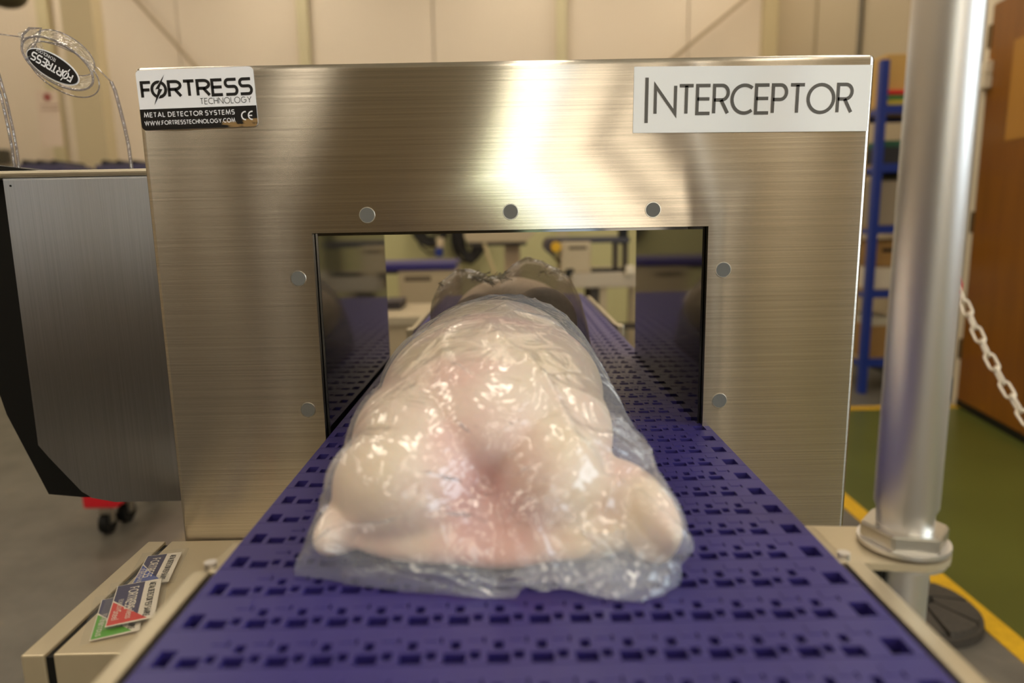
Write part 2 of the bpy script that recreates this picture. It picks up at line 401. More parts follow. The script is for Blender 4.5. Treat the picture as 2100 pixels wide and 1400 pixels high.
for x_ in (-3.25, -.66):
    for y_ in (-2.95, -2.44): boxpart('leg', mat('bench_panel', srgb(54, 42, 26), .7), wb, x_, y_, 0, x_+.06, y_+.06, .899)
# brown cupboard shape, added unseen to darken the steel's left reflection
cp = thing('storage_cupboard', 'added unseen dark brown cupboard against the wall behind the camera', 'backdrop', (-2.68, YF, 0))
boxpart('body', mat('backdrop_brown', srgb(70, 54, 34), .6), cp, -3.10, YF+.001, 0, -2.25, YF+.5, 2.3)
for x0, x1 in ((-3.09, -2.68), (-2.67, -2.26)): boxpart('door', mat('cupboard_door', srgb(78, 60, 38), .5), cp, x0, YF+.5, .06, x1, YF+.52, 2.26)

LIT = emis('lamp_tube', (1.0, 0.89, 0.72, 1), LAMP_E)
FIT = mat('lamp_housing', srgb(225, 222, 212), .5)
lamp0 = thing('ceiling_lamp', 'long fluorescent ceiling lamp', 'lamp', (0, 0, ZC-.5), 'strip lamps under the ceiling')
boxpart('housing', FIT, lamp0, -.14, -.75, ZC-.56, .14, .75, ZC-.5)
for sx in (-.065, .065): boxpart('lamp_tube', LIT, lamp0, sx-.055, -.72, ZC-.60, sx+.055, .72, ZC-.561)
for sy in (-.5, .5): part('hanger', STEEL, lamp0, lambda b: tube(b, [(0, sy, ZC-.5), (0, sy, ZC)], .006, 6))
first = True
for ix, lx in enumerate((-4.6, -2.2, .2, 2.0)):
    for iy, ly in enumerate((-3.6, -1.0, 1.6, 4.2, 6.3)):
        lab = 'long fluorescent ceiling lamp, %s across from the door wall and %s from the cream wall' % (('fourth', 'third', 'second', 'nearest')[ix], ('fifth', 'fourth', 'third', 'second', 'first')[iy])
        if first: lamp0.location = (lx, ly, ZC-.5); lamp0['label'] = lab; first = False
        else: dup(lamp0, (lx, ly, ZC-.5), lab)

# ================================================================== METAL DETECTOR
FY = .713; DB = 1.10
det = thing('metal_detector', 'brushed steel arch of the metal detector around the blue belt', 'metal detector', (0, FY, 0))
TL, TR = atY(272, 137, FY), atY(1799, 108, FY)
TOPZ = (TL.z+TR.z)/2
LX, RX = TL.x, TR.x
BOTZ = H-.40
A0, A1 = atY(640, 479, FY), atY(1453, 463, FY)
AX0, AX1, AZ = A0.x, A1.x, (A0.z+A1.z)/2
BELT_Z = H-.2205
ABOT = BELT_Z-.13
def housing(b):
    yf, yb = FY, DB
    outer = [(LX, BOTZ), (RX, BOTZ), (RX, TOPZ), (LX, TOPZ)]; inner = [(AX0, ABOT), (AX1, ABOT), (AX1, AZ), (AX0, AZ)]
    V = {}
    for nm, pts in (('o', outer), ('i', inner)):
        for y in (yf, yb): V[nm, y] = [b.verts.new((p[0], y, p[1])) for p in pts]
    oe = []
    for i in range(4):
        j = (i+1) % 4
        b.faces.new((V['o', yf][i], V['o', yf][j], V['i', yf][j], V['i', yf][i]))
        b.faces.new((V['o', yb][j], V['o', yb][i], V['i', yb][i], V['i', yb][j]))
        b.faces.new((V['o', yf][j], V['o', yf][i], V['o', yb][i], V['o', yb][j]))
        b.faces.new((V['i', yf][i], V['i', yf][j], V['i', yb][j], V['i', yb][i]))
    es = [e for e in b.edges if all(v in V['o', yf]+V['o', yb] for v in e.verts)]
    bmesh.ops.bevel(b, geom=es, offset=.006, segments=4, affect='EDGES', profile=.5)
part('housing', STEEL_FACE, det, housing, smooth=True)
def liner(b):
    t = .003; y0, y1 = FY+.007, DB+.004
    for (x0, x1, z0, z1) in ((AX0+.0006, AX0+t, ABOT+.0006, AZ-.0006), (AX1-t, AX1-.0006, ABOT+.0006, AZ-.0006), (AX0+t, AX1-t, AZ-t, AZ-.0006), (AX0+t, AX1-t, ABOT+.0006, ABOT+t)):
        bx(b, x0, y0+.003, z0, x1, y1, z1)
part('aperture_liner', BLACK_GLOSS, det, liner, label='glossy black liner inside the opening')
for i, (px, py) in enumerate(((753, 441), (1047, 434), (1339, 430), (612, 571), (1483, 553), (632, 840), (1475, 821))):
    p = atY(px, py, FY)
    pl = part('screw_cover', GREY_PLUG, det, lambda b: cyl(b, (p.x, FY-.0002, p.z), .0072, .0016, 32, 'Y'), smooth=True)
    bm = bmesh.new(); closed_tube(bm, [(p.x+.0075*math.cos(a*PI/16), FY-.0002, p.z+.0075*math.sin(a*PI/16)) for a in range(32)], .0006, 6)
    obj('cover_rim', bm, STEEL, pl, True)
for sx in (LX+.06, RX-.06):
    for sy in (FY+.05, DB-.05):
        boxpart('leg', STEEL, det, sx-.02, sy-.02, 0, sx+.02, sy+.02, BOTZ, .002)

# maker's label, top left
def sheet(name, m, parent, o, ux, uy, w_, h_, r, t, label=None):
    put0 = plane_put(o, ux, uy, 0); n = Vector(ux).cross(Vector(uy)).normalized()
    return part(name, m, parent, lambda b: prism(b, [put0(*p) for p in rrect(w_, h_, r)], n*t), label=label)
def flat(name, m, parent, fn, label=None):
    bm = bmesh.new(); fn(bm)
    me = bpy.data.meshes.new(name); bm.normal_update(); bm.to_mesh(me); bm.free(); me.materials.append(m)
    o = bpy.data.objects.new(name, me); C.objects.link(o)
    o.parent = parent; o.matrix_parent_inverse = parent.matrix_basis.inverted()
    if label: o['label'] = label
    return o
SY = FY-.0011
c0, c1, c2, c3 = atY(290, 267, SY), atY(526, 259, SY), atY(521, 135, SY), atY(278, 145, SY)
ux = ((c1-c0)+(c2-c3)).normalized(); uy = Vector((-ux.z, 0, ux.x)); W1 = ((c1-c0).length+(c2-c3).length)/2; H1 = ((c3-c0).length+(c2-c1).length)/2
org = (c0+c1+c2+c3)/4 - ux*W1/2 - uy*H1/2
org.y = FY-.0002
n_ = Vector((0, -1, 0))
lab = sheet('maker_label', WHITE_VINYL, det, org, ux, uy, W1, H1, .004, .0005, 'white and black maker label')
BLK_SCUFF = bpy.data.materials.new('label_black_worn'); BLK_SCUFF.use_nodes = True
def scuff(m):
    nt = m.node_tree; N = nt.nodes; L = nt.links; b = N['Principled BSDF']; b.inputs['Roughness'].default_value = .35
    tc = N.new('ShaderNodeTexCoord'); mp = N.new('ShaderNodeMapping'); L.new(tc.outputs['UV'], mp.inputs[0])
    ns = N.new('ShaderNodeTexNoise'); ns.inputs['Scale'].default_value = 9; ns.inputs['Detail'].default_value = 6; mp.inputs['Scale'].default_value = (1, .5, 1); L.new(mp.outputs[0], ns.inputs['Vector'])
    sp = N.new('ShaderNodeSeparateXYZ'); L.new(tc.outputs['UV'], sp.inputs[0])
    gr = N.new('ShaderNodeMapRange'); gr.inputs[1].default_value = .42; gr.inputs[2].default_value = .75; L.new(sp.outputs[0], gr.inputs[0])
    g2 = N.new('ShaderNodeMapRange'); g2.inputs[1].default_value = .62; g2.inputs[2].default_value = .3; L.new(sp.outputs[1], g2.inputs[0])
    mu = N.new('ShaderNodeMath'); mu.operation = 'MULTIPLY'; L.new(gr.outputs[0], mu.inputs[0]); L.new(g2.outputs[0], mu.inputs[1])
    m3 = N.new('ShaderNodeMath'); m3.operation = 'MULTIPLY'; L.new(mu.outputs[0], m3.inputs[0]); L.new(ns.outputs['Fac'], m3.inputs[1])
    cr = N.new('ShaderNodeValToRGB'); e = cr.color_ramp.elements; e[0].position = .40; e[0].color = srgb(20, 18, 18); e[1].position = .50; e[1].color = srgb(150, 120, 78)
    L.new(m3.outputs[0], cr.inputs[0]); L.new(cr.outputs[0], b.inputs['Base Color'])
scuff(BLK_SCUFF)
HB = H1*.352
def blackband(b):
    pts = [(p[0], min(p[1], HB)) for p in rrect(W1, H1, .004)]
    q = []
    for p in pts:
        if not q or (Vector(p)-Vector(q[-1])).length > 1e-6: q.append(p)
    q = [p for p in q if True]
    # keep the rounded lower corners, straight upper edge
    q = [(W1, HB), (0, HB)] + [p for p in rrect(W1, H1, .004) if p[1] < .0041]
    f = b.faces.new([b.verts.new(plane_put(org, ux, uy, .00062)(*p)) for p in q])
    uv = b.loops.layers.uv.new('UVMap')
    for l, p in zip(f.loops, q): l[uv].uv = (p[0]/W1, p[1]/HB)
flat('black_band', BLK_SCUFF, lab, blackband)
put = plane_put(org, ux, uy, .00075)
def P1(a, b_): return put(a*W1, b_*H1)
LH = H1*.297
def fortress(b, base, width, height, put_, gap=.12):
    # F, then O with the bolt, then RTRESS
    t = .17
    word = 'FORTRESS'; x = 0; items = []
    for ch in word:
        gw, st = GL[ch]; gw = {'F': .56, 'O': .86, 'R': .72, 'T': .66, 'E': .62, 'S': .70}[ch]
        items.append((x, gw, st, ch)); x += gw+t*.9+gap*.45-(.14 if ch == 'F' else 0)
    kx = width/(x-gap)
    for gx, gw, st, ch in items:
        for pl in st:
            stroke(b, [((gx+t/2+p[0]*gw)*kx, (t/2+p[1]*(1-t))*height) for p in pl], t*height, put_)
        if ch == 'O': oc = (gx+t/2+gw/2)*kx
    return oc
bm = bmesh.new()
b0x, b0y = W1*.028, H1*.525
pf = lambda a, b_: put(b0x+a, b0y+b_)
oc = fortress(bm, None, W1*.945, LH, pf)
bmw = bmesh.new()
def bolt(bmk, grow, putz):
    hh = LH
    pts = [(oc+.42*hh, 1.32*hh), (oc-.20*hh-grow, .52*hh), (oc-.02*hh-grow*.3, .52*hh-grow), (oc-.36*hh, -.38*hh), (oc+.22*hh+grow, .50*hh), (oc+.04*hh+grow*.3, .54*hh+grow)]
    bmk.faces.new([bmk.verts.new(putz(*p)) for p in pts])
put2 = plane_put(org, ux, uy, .00085); put3 = plane_put(org, ux, uy, .00095)
bolt(bmw, .06*LH, lambda a, b_: put2(b0x+a, b0y+b_)); 
def addto(name, m, parent, b, label=None):
    me = bpy.data.meshes.new(name); b.normal_update(); b.to_mesh(me); b.free(); me.materials.append(m)
    o = bpy.data.objects.new(name, me); C.objects.link(o); o.parent = parent; o.matrix_parent_inverse = parent.matrix_basis.inverted()
    if label: o['label'] = label
    return o
addto('bolt_outline', WHITE_VINYL, lab, bmw)
bmb = bmesh.new(); bolt(bmb, 0, lambda a, b_: put3(b0x+a, b0y+b_))
addto('bolt_mark', INK, lab, bmb)
write(bm, 'TECHNOLOGY', H1*.105, .09, .13, W1*.44, lambda a, b_: put(W1*.525+a, H1*.40+b_))
addto('lettering', INK, lab, bm, 'black lettering')
bm = bmesh.new()
write(bm, 'METAL DETECTOR SYSTEMS', H1*.085, .16, .15, W1*.78, lambda a, b_: put(W1*.03+a, H1*.212+b_))
write(bm, 'WWW.FORTRESSTECHNOLOGY.COM', H1*.075, .16, .12, W1*.78, lambda a, b_: put(W1*.028+a, H1*.08+b_))
ch_ = H1*.135
for cxx, mid in ((.90, 0), (.958, 1)):
    pts = [(W1*cxx+ch_*.5*math.cos(math.radians(a)), H1*.185+ch_*.5*math.sin(math.radians(a))) for a in range(80, 281, 12)]
    stroke(bm, pts, ch_*.16, put)
    if mid: stroke(bm, [(W1*cxx-ch_*.45, H1*.185), (W1*cxx-ch_*.02, H1*.185)], ch_*.15, put)
addto('lettering', WHITE_VINYL, lab, bm, 'white lettering')

# name plate, top right
c0, c1, c2, c3 = atY(1299, 271, SY), atY(1780, 270, SY), atY(1788, 131, SY), atY(1300, 138, SY)
ux2 = ((c1-c0)+(c2-c3)).normalized(); uy2 = Vector((-ux2.z, 0, ux2.x)); W2 = ((c1-c0).length+(c2-c3).length)/2; H2 = ((c3-c0).length+(c2-c1).length)/2
org2 = (c0+c1+c2+c3)/4-ux2*W2/2-uy2*H2/2; org2.y = FY-.0002
sign = sheet('name_label', SIGN_WHITE, det, org2, ux2, uy2, W2, H2, .0008, .0005, 'white name label with grey capitals')
putS = plane_put(org2, ux2, uy2, .0007)
bm = bmesh.new()
stroke(bm, [(W2*.055, H2*.15), (W2*.055, H2*.835)], W2*.0145, putS)
write(bm, 'NTERCEPTOR', H2*.475, .115, .03, W2*.845, lambda a, b_: putS(W2*.085+a, H2*.262+b_))
addto('lettering', INK_GREY, sign, bm, 'grey capital letters')

# ================================================================== CONVEYOR
BX, BW, BP = .007, .200, .0345
Y0, Y1 = .18, 2.02
conv = thing('conveyor', 'long blue plastic belt conveyor running through the steel arch', 'conveyor', (BX, Y0, 0))
def belt_row_mesh():
    b = bmesh.new(); t = .008
    per = .0227; n = 16; w0 = -n*per/2
    rects = []   # holes in (u0,u1,w0,w1), u in metres, w share of the pitch
    for i in range(n):
        u = w0+i*per
        if i > 0: rects.append((u+.14*per, u+.37*per, .36, .57))
        rects.append((u+.00*per, u+.52*per, .02, .27))
        if i < n-1: rects.append((u+.60*per, u+.84*per, .12, .32))
        rects.append((u+.885*per, u+.945*per, .52, .66))
    eh = (BW-n*per/2)
    rects.append((-BW+.006, -n*per/2-.0035, .05, .46)); rects.append((n*per/2+.001, BW-.006, .05, .46))
    us = sorted({round(r[0], 6) for r in rects} | {round(r[1], 6) for r in rects} | {-BW, BW})
    ws = sorted({r[2] for r in rects} | {r[3] for r in rects} | {0.0, .985})
    def hole(uc, wc): return any(r[0] < uc < r[1] and r[2] < wc < r[3] for r in rects)
    vt = {}
    def V(i, j, lvl):
        if (i, j, lvl) not in vt: vt[i, j, lvl] = b.verts.new((us[i], ws[j]*BP, -t*lvl))
        return vt[i, j, lvl]
    nu, nw = len(us)-1, len(ws)-1
    solid = [[not hole((us[i]+us[i+1])/2, (ws[j]+ws[j+1])/2) for j in range(nw)] for i in range(nu)]
    for i in range(nu):
        for j in range(nw):
            if not solid[i][j]: continue
            b.faces.new((V(i, j, 0), V(i+1, j, 0), V(i+1, j+1, 0), V(i, j+1, 0)))
            for di, dj, a, c in ((-1, 0, (i, j), (i, j+1)), (1, 0, (i+1, j+1), (i+1, j)), (0, -1, (i+1, j), (i, j)), (0, 1, (i, j+1), (i+1, j+1))):
                ii, jj = i+di, j+dj
                if not (0 <= ii < nu and 0 <= jj < nw) or not solid[ii][jj]:
                    b.faces.new((V(*c, 0), V(*a, 0), V(*a, 1), V(*c, 1)))
    for i in range(n):
        u = w0+i*per
        bx(b, u+.53*per, .58*BP, -.001, u+.83*per, .82*BP, .00035)
    # drive bar under the links
    bx(b, -BW+.002, .70*BP, -.012, BW-.002, .95*BP, -.0082)
    return b
b = belt_row_mesh(); bmesh.ops.recalc_face_normals(b, faces=b.faces)
me = bpy.data.meshes.new('belt_row'); b.to_mesh(me); b.free(); me.materials.append(BLUE_BELT)
y = Y0; 
while y < Y1:
    o = bpy.data.objects.new('belt_row', me); C.objects.link(o); o.parent = conv
    o.location = (0, y-Y0, BELT_Z); y += BP
# returning run and end rollers
part('belt_return', BLUE_BELT, conv, lambda b: bx(b, BX-BW, Y0, BELT_Z-.10, BX+BW, Y1, BELT_Z-.092))
for yy in (Y0, Y1): part('roller', BLACK, conv, lambda b: cyl(b, (BX, yy, BELT_Z-.052), .040, BW*2, 24, 'X'), True)
part('slider_bed', mat('bed_dark', srgb(22, 20, 30), .6), conv, lambda b: bx(b, BX-BW+.01, Y0+.05, BELT_Z-.03, BX+BW-.01, Y1-.05, BELT_Z-.0125))
RZ = BELT_Z-.006
RAIL = mat('rail_steel', srgb(200, 188, 162), .38, .85)
yL1 = atZ(392, 1170, RZ).y; yR1 = atZ(1716, 1150, RZ).y
def rail(side, ya, yb, xo, w_, z1, name='side_rail'):
    x0 = BX+side*(BW+xo); x1 = x0+side*w_
    return boxpart(name, RAIL, conv, x0, ya, z1-.05, x1, yb, z1, .0015)
rail(-1, Y0, yL1, .010, .012, RZ); rail(1, Y0, yR1, .010, .012, RZ)
yL2, yR2 = atZ(470, 1106, RZ).y, atZ(1655, 1076, RZ).y
rail(-1, yL1+.001, yL2, .004, .010, RZ-.002, 'rail_extension'); rail(1, yR1+.001, yR2, .004, .010, RZ-.002, 'rail_extension')
for s in (-1, 1):
    rail(s, DB+.35, Y1, .012, .010, RZ, 'side_rail')
    boxpart('end_bearing', RAIL, conv, BX+s*(BW+.011), DB+.33, RZ-.02, BX+s*(BW+.026), DB+.36, RZ+.004, .003)
    part('wear_strip', mat('strip_dark', srgb(48, 44, 40), .5), conv, lambda b: bx(b, min(BX+s*(BW+.001), BX+s*(BW+.0038)), Y0, BELT_Z-.05, max(BX+s*(BW+.001), BX+s*(BW+.0038)), (yL2 if s < 0 else yR2)+.01, BELT_Z-.008))
    yb = yL1+.004 if s < 0 else yR1+.004
    part('bolt', TUBE, conv, lambda b: cyl(b, (BX+s*(BW+.014), yb+.006, RZ-.002), .0042, .006, 16, 'Z'), True)
    for yy in (.25, 1.5):
        boxpart('leg', STEEL, conv, BX+s*.19-.02, yy, 0, BX+s*.19+.02, yy+.04, BELT_Z-.105, .002)

# ================================================================== CHICKEN AND BAGS
BIRD = [
    ((-.018, .62, .070), (.098, .185, .064), 0), ((-.018, .73, .072), (.086, .10, .064), 0),
    ((-.064, .52, .054), (.060, .10, .050), .1), ((.026, .53, .054), (.052, .10, .048), -.1),
    ((-.072, .455, .043), (.052, .050, .042), .2), ((.026, .458, .043), (.040, .048, .042), -.2),
    ((-.108, .452, .022), (.017, .050, .019), -.3),
    ((.080, .450, .028), (.020, .062, .025), .25), ((.086, .418, .022), (.017, .024, .020), .2),
    ((-.03, .428, .015), (.078, .028, .012), 0), ((.03, .43, .015), (.05, .03, .012), 0), ((-.01, .418, .013), (.04, .022, .010), 0), ((-.018, .458, .022), (.034, .036, .020), 0)]
def outside(p, gap=.0035):
    # film lies on the bird, never inside it
    for (c, r, rot) in BIRD:
        d = Vector((p.x-c[0], p.y-c[1], p.z-BELT_Z-c[2])); d.rotate(Matrix.Rotation(-rot, 3, 'Z'))
        q = Vector((d.x/(r[0]+gap), d.y/(r[1]+gap), d.z/(r[2]+gap))); l = q.length
        if 1e-4 < l < 1:
            d = d/l; d.rotate(Matrix.Rotation(rot, 3, 'Z')); p = Vector((c[0]+d.x, c[1]+d.y, BELT_Z+c[2]+d.z))
    return p
def remeshed(name, balls, m, voxel, parent=None, smooth_it=8):
    b = bmesh.new()
    for (c, r, rot) in balls:
        mt = Matrix.Translation((c[0], c[1], BELT_Z+c[2])) @ Matrix.Rotation(rot, 4, 'Z') @ Matrix.Diagonal((r[0], r[1], r[2], 1))
        bmesh.ops.create_icosphere(b, subdivisions=4, radius=1, matrix=mt)
    o = obj(name, b, m, parent, 'all', fixn=False)
    md = o.modifiers.new('remesh', 'REMESH'); md.mode = 'VOXEL'; md.voxel_size = voxel; md.use_smooth_shade = True
    s = o.modifiers.new('smooth', 'SMOOTH'); s.iterations = smooth_it; s.factor = .6
    return o
SKIN = bpy.data.materials.new('chicken_skin'); SKIN.use_nodes = True
def skin(m):
    nt = m.node_tree; N = nt.nodes; L = nt.links; b = N['Principled BSDF']
    b.inputs['Roughness'].default_value = .4; b.inputs['Subsurface Weight'].default_value = .25; b.inputs['Subsurface Radius'].default_value = (.012, .006, .004)
    b.inputs['Subsurface Scale'].default_value = .5
    tc = N.new('ShaderNodeTexCoord'); n1 = N.new('ShaderNodeTexNoise'); n1.inputs['Scale'].default_value = 14; n1.inputs['Detail'].default_value = 3
    L.new(tc.outputs['Object'], n1.inputs['Vector'])
    cr = N.new('ShaderNodeValToRGB'); e = cr.color_ramp.elements
    e[0].position = .3; e[0].color = srgb(236, 192, 170); e[1].position = .72; e[1].color = srgb(238, 214, 168)
    x = e.new(.48); x.color = srgb(240, 214, 186)
    L.new(n1.outputs['Fac'], cr.inputs[0])
    # flesh shows pink at the open front cleft
    mp = N.new('ShaderNodeMapping'); mp.vector_type = 'POINT'
    mp.inputs['Location'].default_value = (.012*30, -.415*14, -(BELT_Z+.02)*16); mp.inputs['Scale'].default_value = (30, 14, 16)
    L.new(tc.outputs['Object'], mp.inputs[0]); ln = N.new('ShaderNodeVectorMath'); ln.operation = 'LENGTH'; L.new(mp.outputs[0], ln.inputs[0])
    mr = N.new('ShaderNodeMapRange'); mr.inputs[1].default_value = .6; mr.inputs[2].default_value = 1.6; mr.inputs[3].default_value = .55; mr.inputs[4].default_value = 0
    L.new(ln.outputs['Value'], mr.inputs[0])
    mx = N.new('ShaderNodeMixRGB'); mx.inputs[2].default_value = srgb(214, 138, 126); L.new(mr.outputs[0], mx.inputs[0]); L.new(cr.outputs[0], mx.inputs[1])
    L.new(mx.outputs[0], b.inputs['Base Color'])
    n2 = N.new('ShaderNodeTexVoronoi'); n2.inputs['Scale'].default_value = 190; L.new(tc.outputs['Object'], n2.inputs['Vector'])
    bp = N.new('ShaderNodeBump'); bp.inputs['Strength'].default_value = .15; bp.inputs['Distance'].default_value = .002; L.new(n2.outputs['Distance'], bp.inputs['Height']); L.new(bp.outputs[0], b.inputs['Normal'])
skin(SKIN)
bird = remeshed('chicken', BIRD, SKIN, .0032)
tag(bird, 'pale plucked chicken inside the clear bag at the near end of the belt', 'chicken')

BAG = film('clear_bag', (.97, .98, 1, 1), (.78, .82, .92, 1), .27, .11, 1.9, 30, .5)
def interp(tab, y):
    if y <= tab[0][0]: return tab[0][1:]
    for a, b_ in zip(tab, tab[1:]):
        if y <= b_[0]:
            f = (y-a[0])/(b_[0]-a[0]); f = f*f*(3-2*f)
            return tuple(p+(q-p)*f for p, q in zip(a[1:], b_[1:]))
    return tab[-1][1:]
def loft_bag(name, tab, m, nU, nY, wr, seed, extra=None, power=2.4):
    """film draped over what it holds: sections across the belt, creased by ridged noise"""
    b = bmesh.new(); ya, yb = tab[0][0], tab[-1][0]; rows = []
    for j in range(nY+1):
        y = ya+(yb-ya)*j/nY; xl, xr, h = interp(tab, y); cx, hw = (xl+xr)/2, (xr-xl)/2; row = []
        for i in range(nU+1):
            a = PI*i/nU; c, s = math.cos(a), math.sin(a)
            ex = 2/power
            X = cx-hw*math.copysign(abs(c)**ex, c); Z = h*abs(s)**ex
            p = Vector((X*9, y*5, Z*9+seed))
            n1 = noise.noise(p); n2 = noise.noise(p*2.3+Vector((3, 1, 0)))
            q = Vector((X*13+n1*1.2, y*6+X*6, Z*8+seed)); rid = 1-abs(noise.noise(q))*2
            q2 = Vector((X*26-y*18, y*12, Z*14+seed*2)); rid2 = 1-abs(noise.noise(q2))*2
            d = wr*(n1*.5+n2*.3+max(0, rid)**3*.75+max(0, rid2)**4*.35-.3)
            yy = y
            if extra: d += extra(X, y, Z)
            f = min(1, s*2.2)
            nx, nz = -c, s
            pv = Vector((X+nx*d*.8*f, yy+noise.noise(Vector((X*30, y*8, seed)))*.003, BELT_Z+.0016+max(0, Z+nz*d*f)))
            pv.y -= .09*(X+.018)*math.exp(-((y-.378)/.04)**2)
            g_ = .0026+max(0, d)*.75
            if s > .12: pv = outside(pv, g_); pv = outside(pv, g_)
            row.append(b.verts.new(pv))
        rows.append(row)
    for r0, r1 in zip(rows, rows[1:]):
        for i in range(nU): b.faces.new((r0[i], r0[i+1], r1[i+1], r1[i]))
    return obj(name, b, m, None, 'all')
tab = [(.378, -.030, .072, .003), (.388, -.105, .088, .016), (.400, -.140, .100, .040), (.425, -.139, .104, .062), (.450, -.136, .104, .092),
       (.49, -.133, .103, .110), (.54, -.131, .100, .118), (.62, -.129, .098, .134), (.70, -.125, .096, .140), (.76, -.108, .086, .134),
       (.80, -.085, .070, .110), (.84, -.06, .05, .06), (.87, -.04, .03, .012)]
def cleft(X, y, Z):
    d = 0
    r = math.hypot((X+.016)/.016, (y-.43)/.07); d -= .013*math.exp(-r*r)
    dx, dy = X+.012, y-.415; rr = math.hypot(dx, dy)
    th = math.atan2(dy, dx)
    d += .0022*math.cos(th*17)*math.exp(-((rr-.03)/.03)**2)
    d += .005*math.exp(-((y-.405-.08*X+.004*noise.noise(Vector((X*40, 0, 0))))/.005)**2)
    return d
bag = loft_bag('plastic_bag', tab, BAG, 170, 200, .0085, 1.7, cleft)
tag(bag, 'clear glossy creased plastic bag wrapped around the near chicken', 'bag')
# flattened flap of film at the front
bm = bmesh.new(); rows = []
fl = [(1060, 1196), (1120, 1196), (1210, 1206), (1268, 1228), (1312, 1214), (1372, 1180), (1394, 1130)]
for i in range(61):
    f = i/60*(len(fl)-1); k = min(int(f), len(fl)-2); g = f-k
    px = fl[k][0]*(1-g)+fl[k+1][0]*g; py = fl[k][1]*(1-g)+fl[k+1][1]*g
    p = atZ(px, py, BELT_Z+.004); row = []
    for j in range(9):
        s = j/8
        q = Vector((p.x*(1-s)+(-.018+(p.x+.018)*.93)*s, p.y+s*.035, BELT_Z+.003+.022*s*s + .0035*noise.noise(Vector((i*.35, s*3, 5)))*(1)+.002))
        row.append(bm.verts.new(q))
    rows.append(row)
for r0, r1 in zip(rows, rows[1:]):
    for j in range(8): bm.faces.new((r0[j], r0[j+1], r1[j+1], r1[j]))
flp = obj('bag_flap', bm, BAG, None, 'all'); flp.parent = bag

# second bird, dark mesh bag
SKIN2 = mat('chicken_skin_far', srgb(250, 226, 196), .5, bump=.1, scale=150, var=.1)
bird2 = remeshed('chicken', [((.0, 1.17, .062), (.095, .17, .060), 0), ((-.046, 1.03, .060), (.050, .07, .052), 0), ((.046, 1.03, .064), (.052, .07, .056), 0), ((.0, 1.28, .05), (.06, .09, .044), 0)], SKIN2, .004)
tag(bird2, 'chicken veiled by the dark bag, farther along the belt', 'chicken')
DARK = film('dark_film', (.75, .73, .72, 1), (.30, .30, .34, 1), .18, .25, .9, 60, .4, .3)
sil = [(884, 680), (888, 610), (905, 578), (935, 555), (960, 553), (1000, 569), (1030, 567), (1050, 545), (1080, 527), (1110, 535), (1140, 551), (1165, 570), (1185, 600), (1198, 650), (1207, 700)]
CY = 1.04
sp_ = [atY(a, c, CY) for a, c in sil]
def silz(x):
    if x <= sp_[0].x: return sp_[0].z
    for a, c in zip(sp_, sp_[1:]):
        if x <= c.x:
            f = (x-a.x)/(c.x-a.x); return a.z+(c.z-a.z)*f
    return sp_[-1].z
bm = bmesh.new(); rows = []
x0, x1 = sp_[0].x, sp_[-1].x
nI, nJ = 90, 50
for i in range(nI+1):
    u = -1+2*i/nI; X = (x0+x1)/2+(x1-x0)/2*math.sin(u*PI/2)
    hz = max(.004, silz(X)-BELT_Z); row = []
    k = math.sqrt(max(0, 1-u*u))
    for j in range(nJ+1):
        s = j/nJ
        # front foot -> crest -> back foot
        if s < .45: f = s/.45; yy = CY-.115*k*(1-f)**.8*(1 if f < 1 else 0); zz = hz*(1-(1-f)**2.6)**.6*.97
        elif s < .55: f = (s-.45)/.10; yy = CY+.02*f*k; zz = hz*(.97+.03*math.sin(f*PI/1))-.012*0
        else: f = (s-.55)/.45; yy = CY+.02*k+.25*k*f; zz = hz*(1-f**2.2)**.7*.97
        d = noise.noise(Vector((X*24, yy*11, zz*26)))*.006+max(0, 1-abs(noise.noise(Vector((X*40+3, yy*14, zz*20))))*3)**2*.004
        row.append(bm.verts.new((X+d*.4*k, yy-d*k, BELT_Z+.001+max(0, zz*(1+d*2)))))
    rows.append(row)
for r0, r1 in zip(rows, rows[1:]):
    for j in range(nJ): bm.faces.new((r0[j], r0[j+1], r1[j+1], r1[j]))
dbag = obj('plastic_bag', bm, DARK, None, 'all')
tag(dbag, 'dark see-through sack with frayed rim over the farther chicken', 'bag')
bm = bmesh.new(); rnd = random.Random(3)
def fray(px0, py0, px1, py1, n, Lr):
    for i in range(n):
        f = rnd.random(); a = atY(px0+(px1-px0)*f+rnd.uniform(-4, 4), py0+(py1-py0)*f+rnd.uniform(-5, 5), CY-.02-.01*rnd.random())
        th = rnd.gauss(.15, .5); Lh = rnd.uniform(.4, 1)*Lr
        d = Vector((math.cos(th), rnd.uniform(-.3, .1), math.sin(th)))*Lh
        mid = a+d*.5+Vector((0, 0, rnd.uniform(-.25, .25)*Lh))
        tube(bm, [a, mid, a+d], .0006, 4, False)
fray(955, 563, 1005, 580, 26, .014); fray(965, 573, 1035, 568, 44, .016); fray(1105, 562, 1135, 560, 8, .008); fray(1120, 553, 1160, 562, 6, .007); fray(895, 600, 905, 575, 8, .008)
fy = obj('frayed_threads', bm, mat('thread', srgb(226, 216, 190), .5)); fy['kind'] = 'stuff'; fy.parent = dbag; fy['label'] = 'pale frayed threads along the rim'

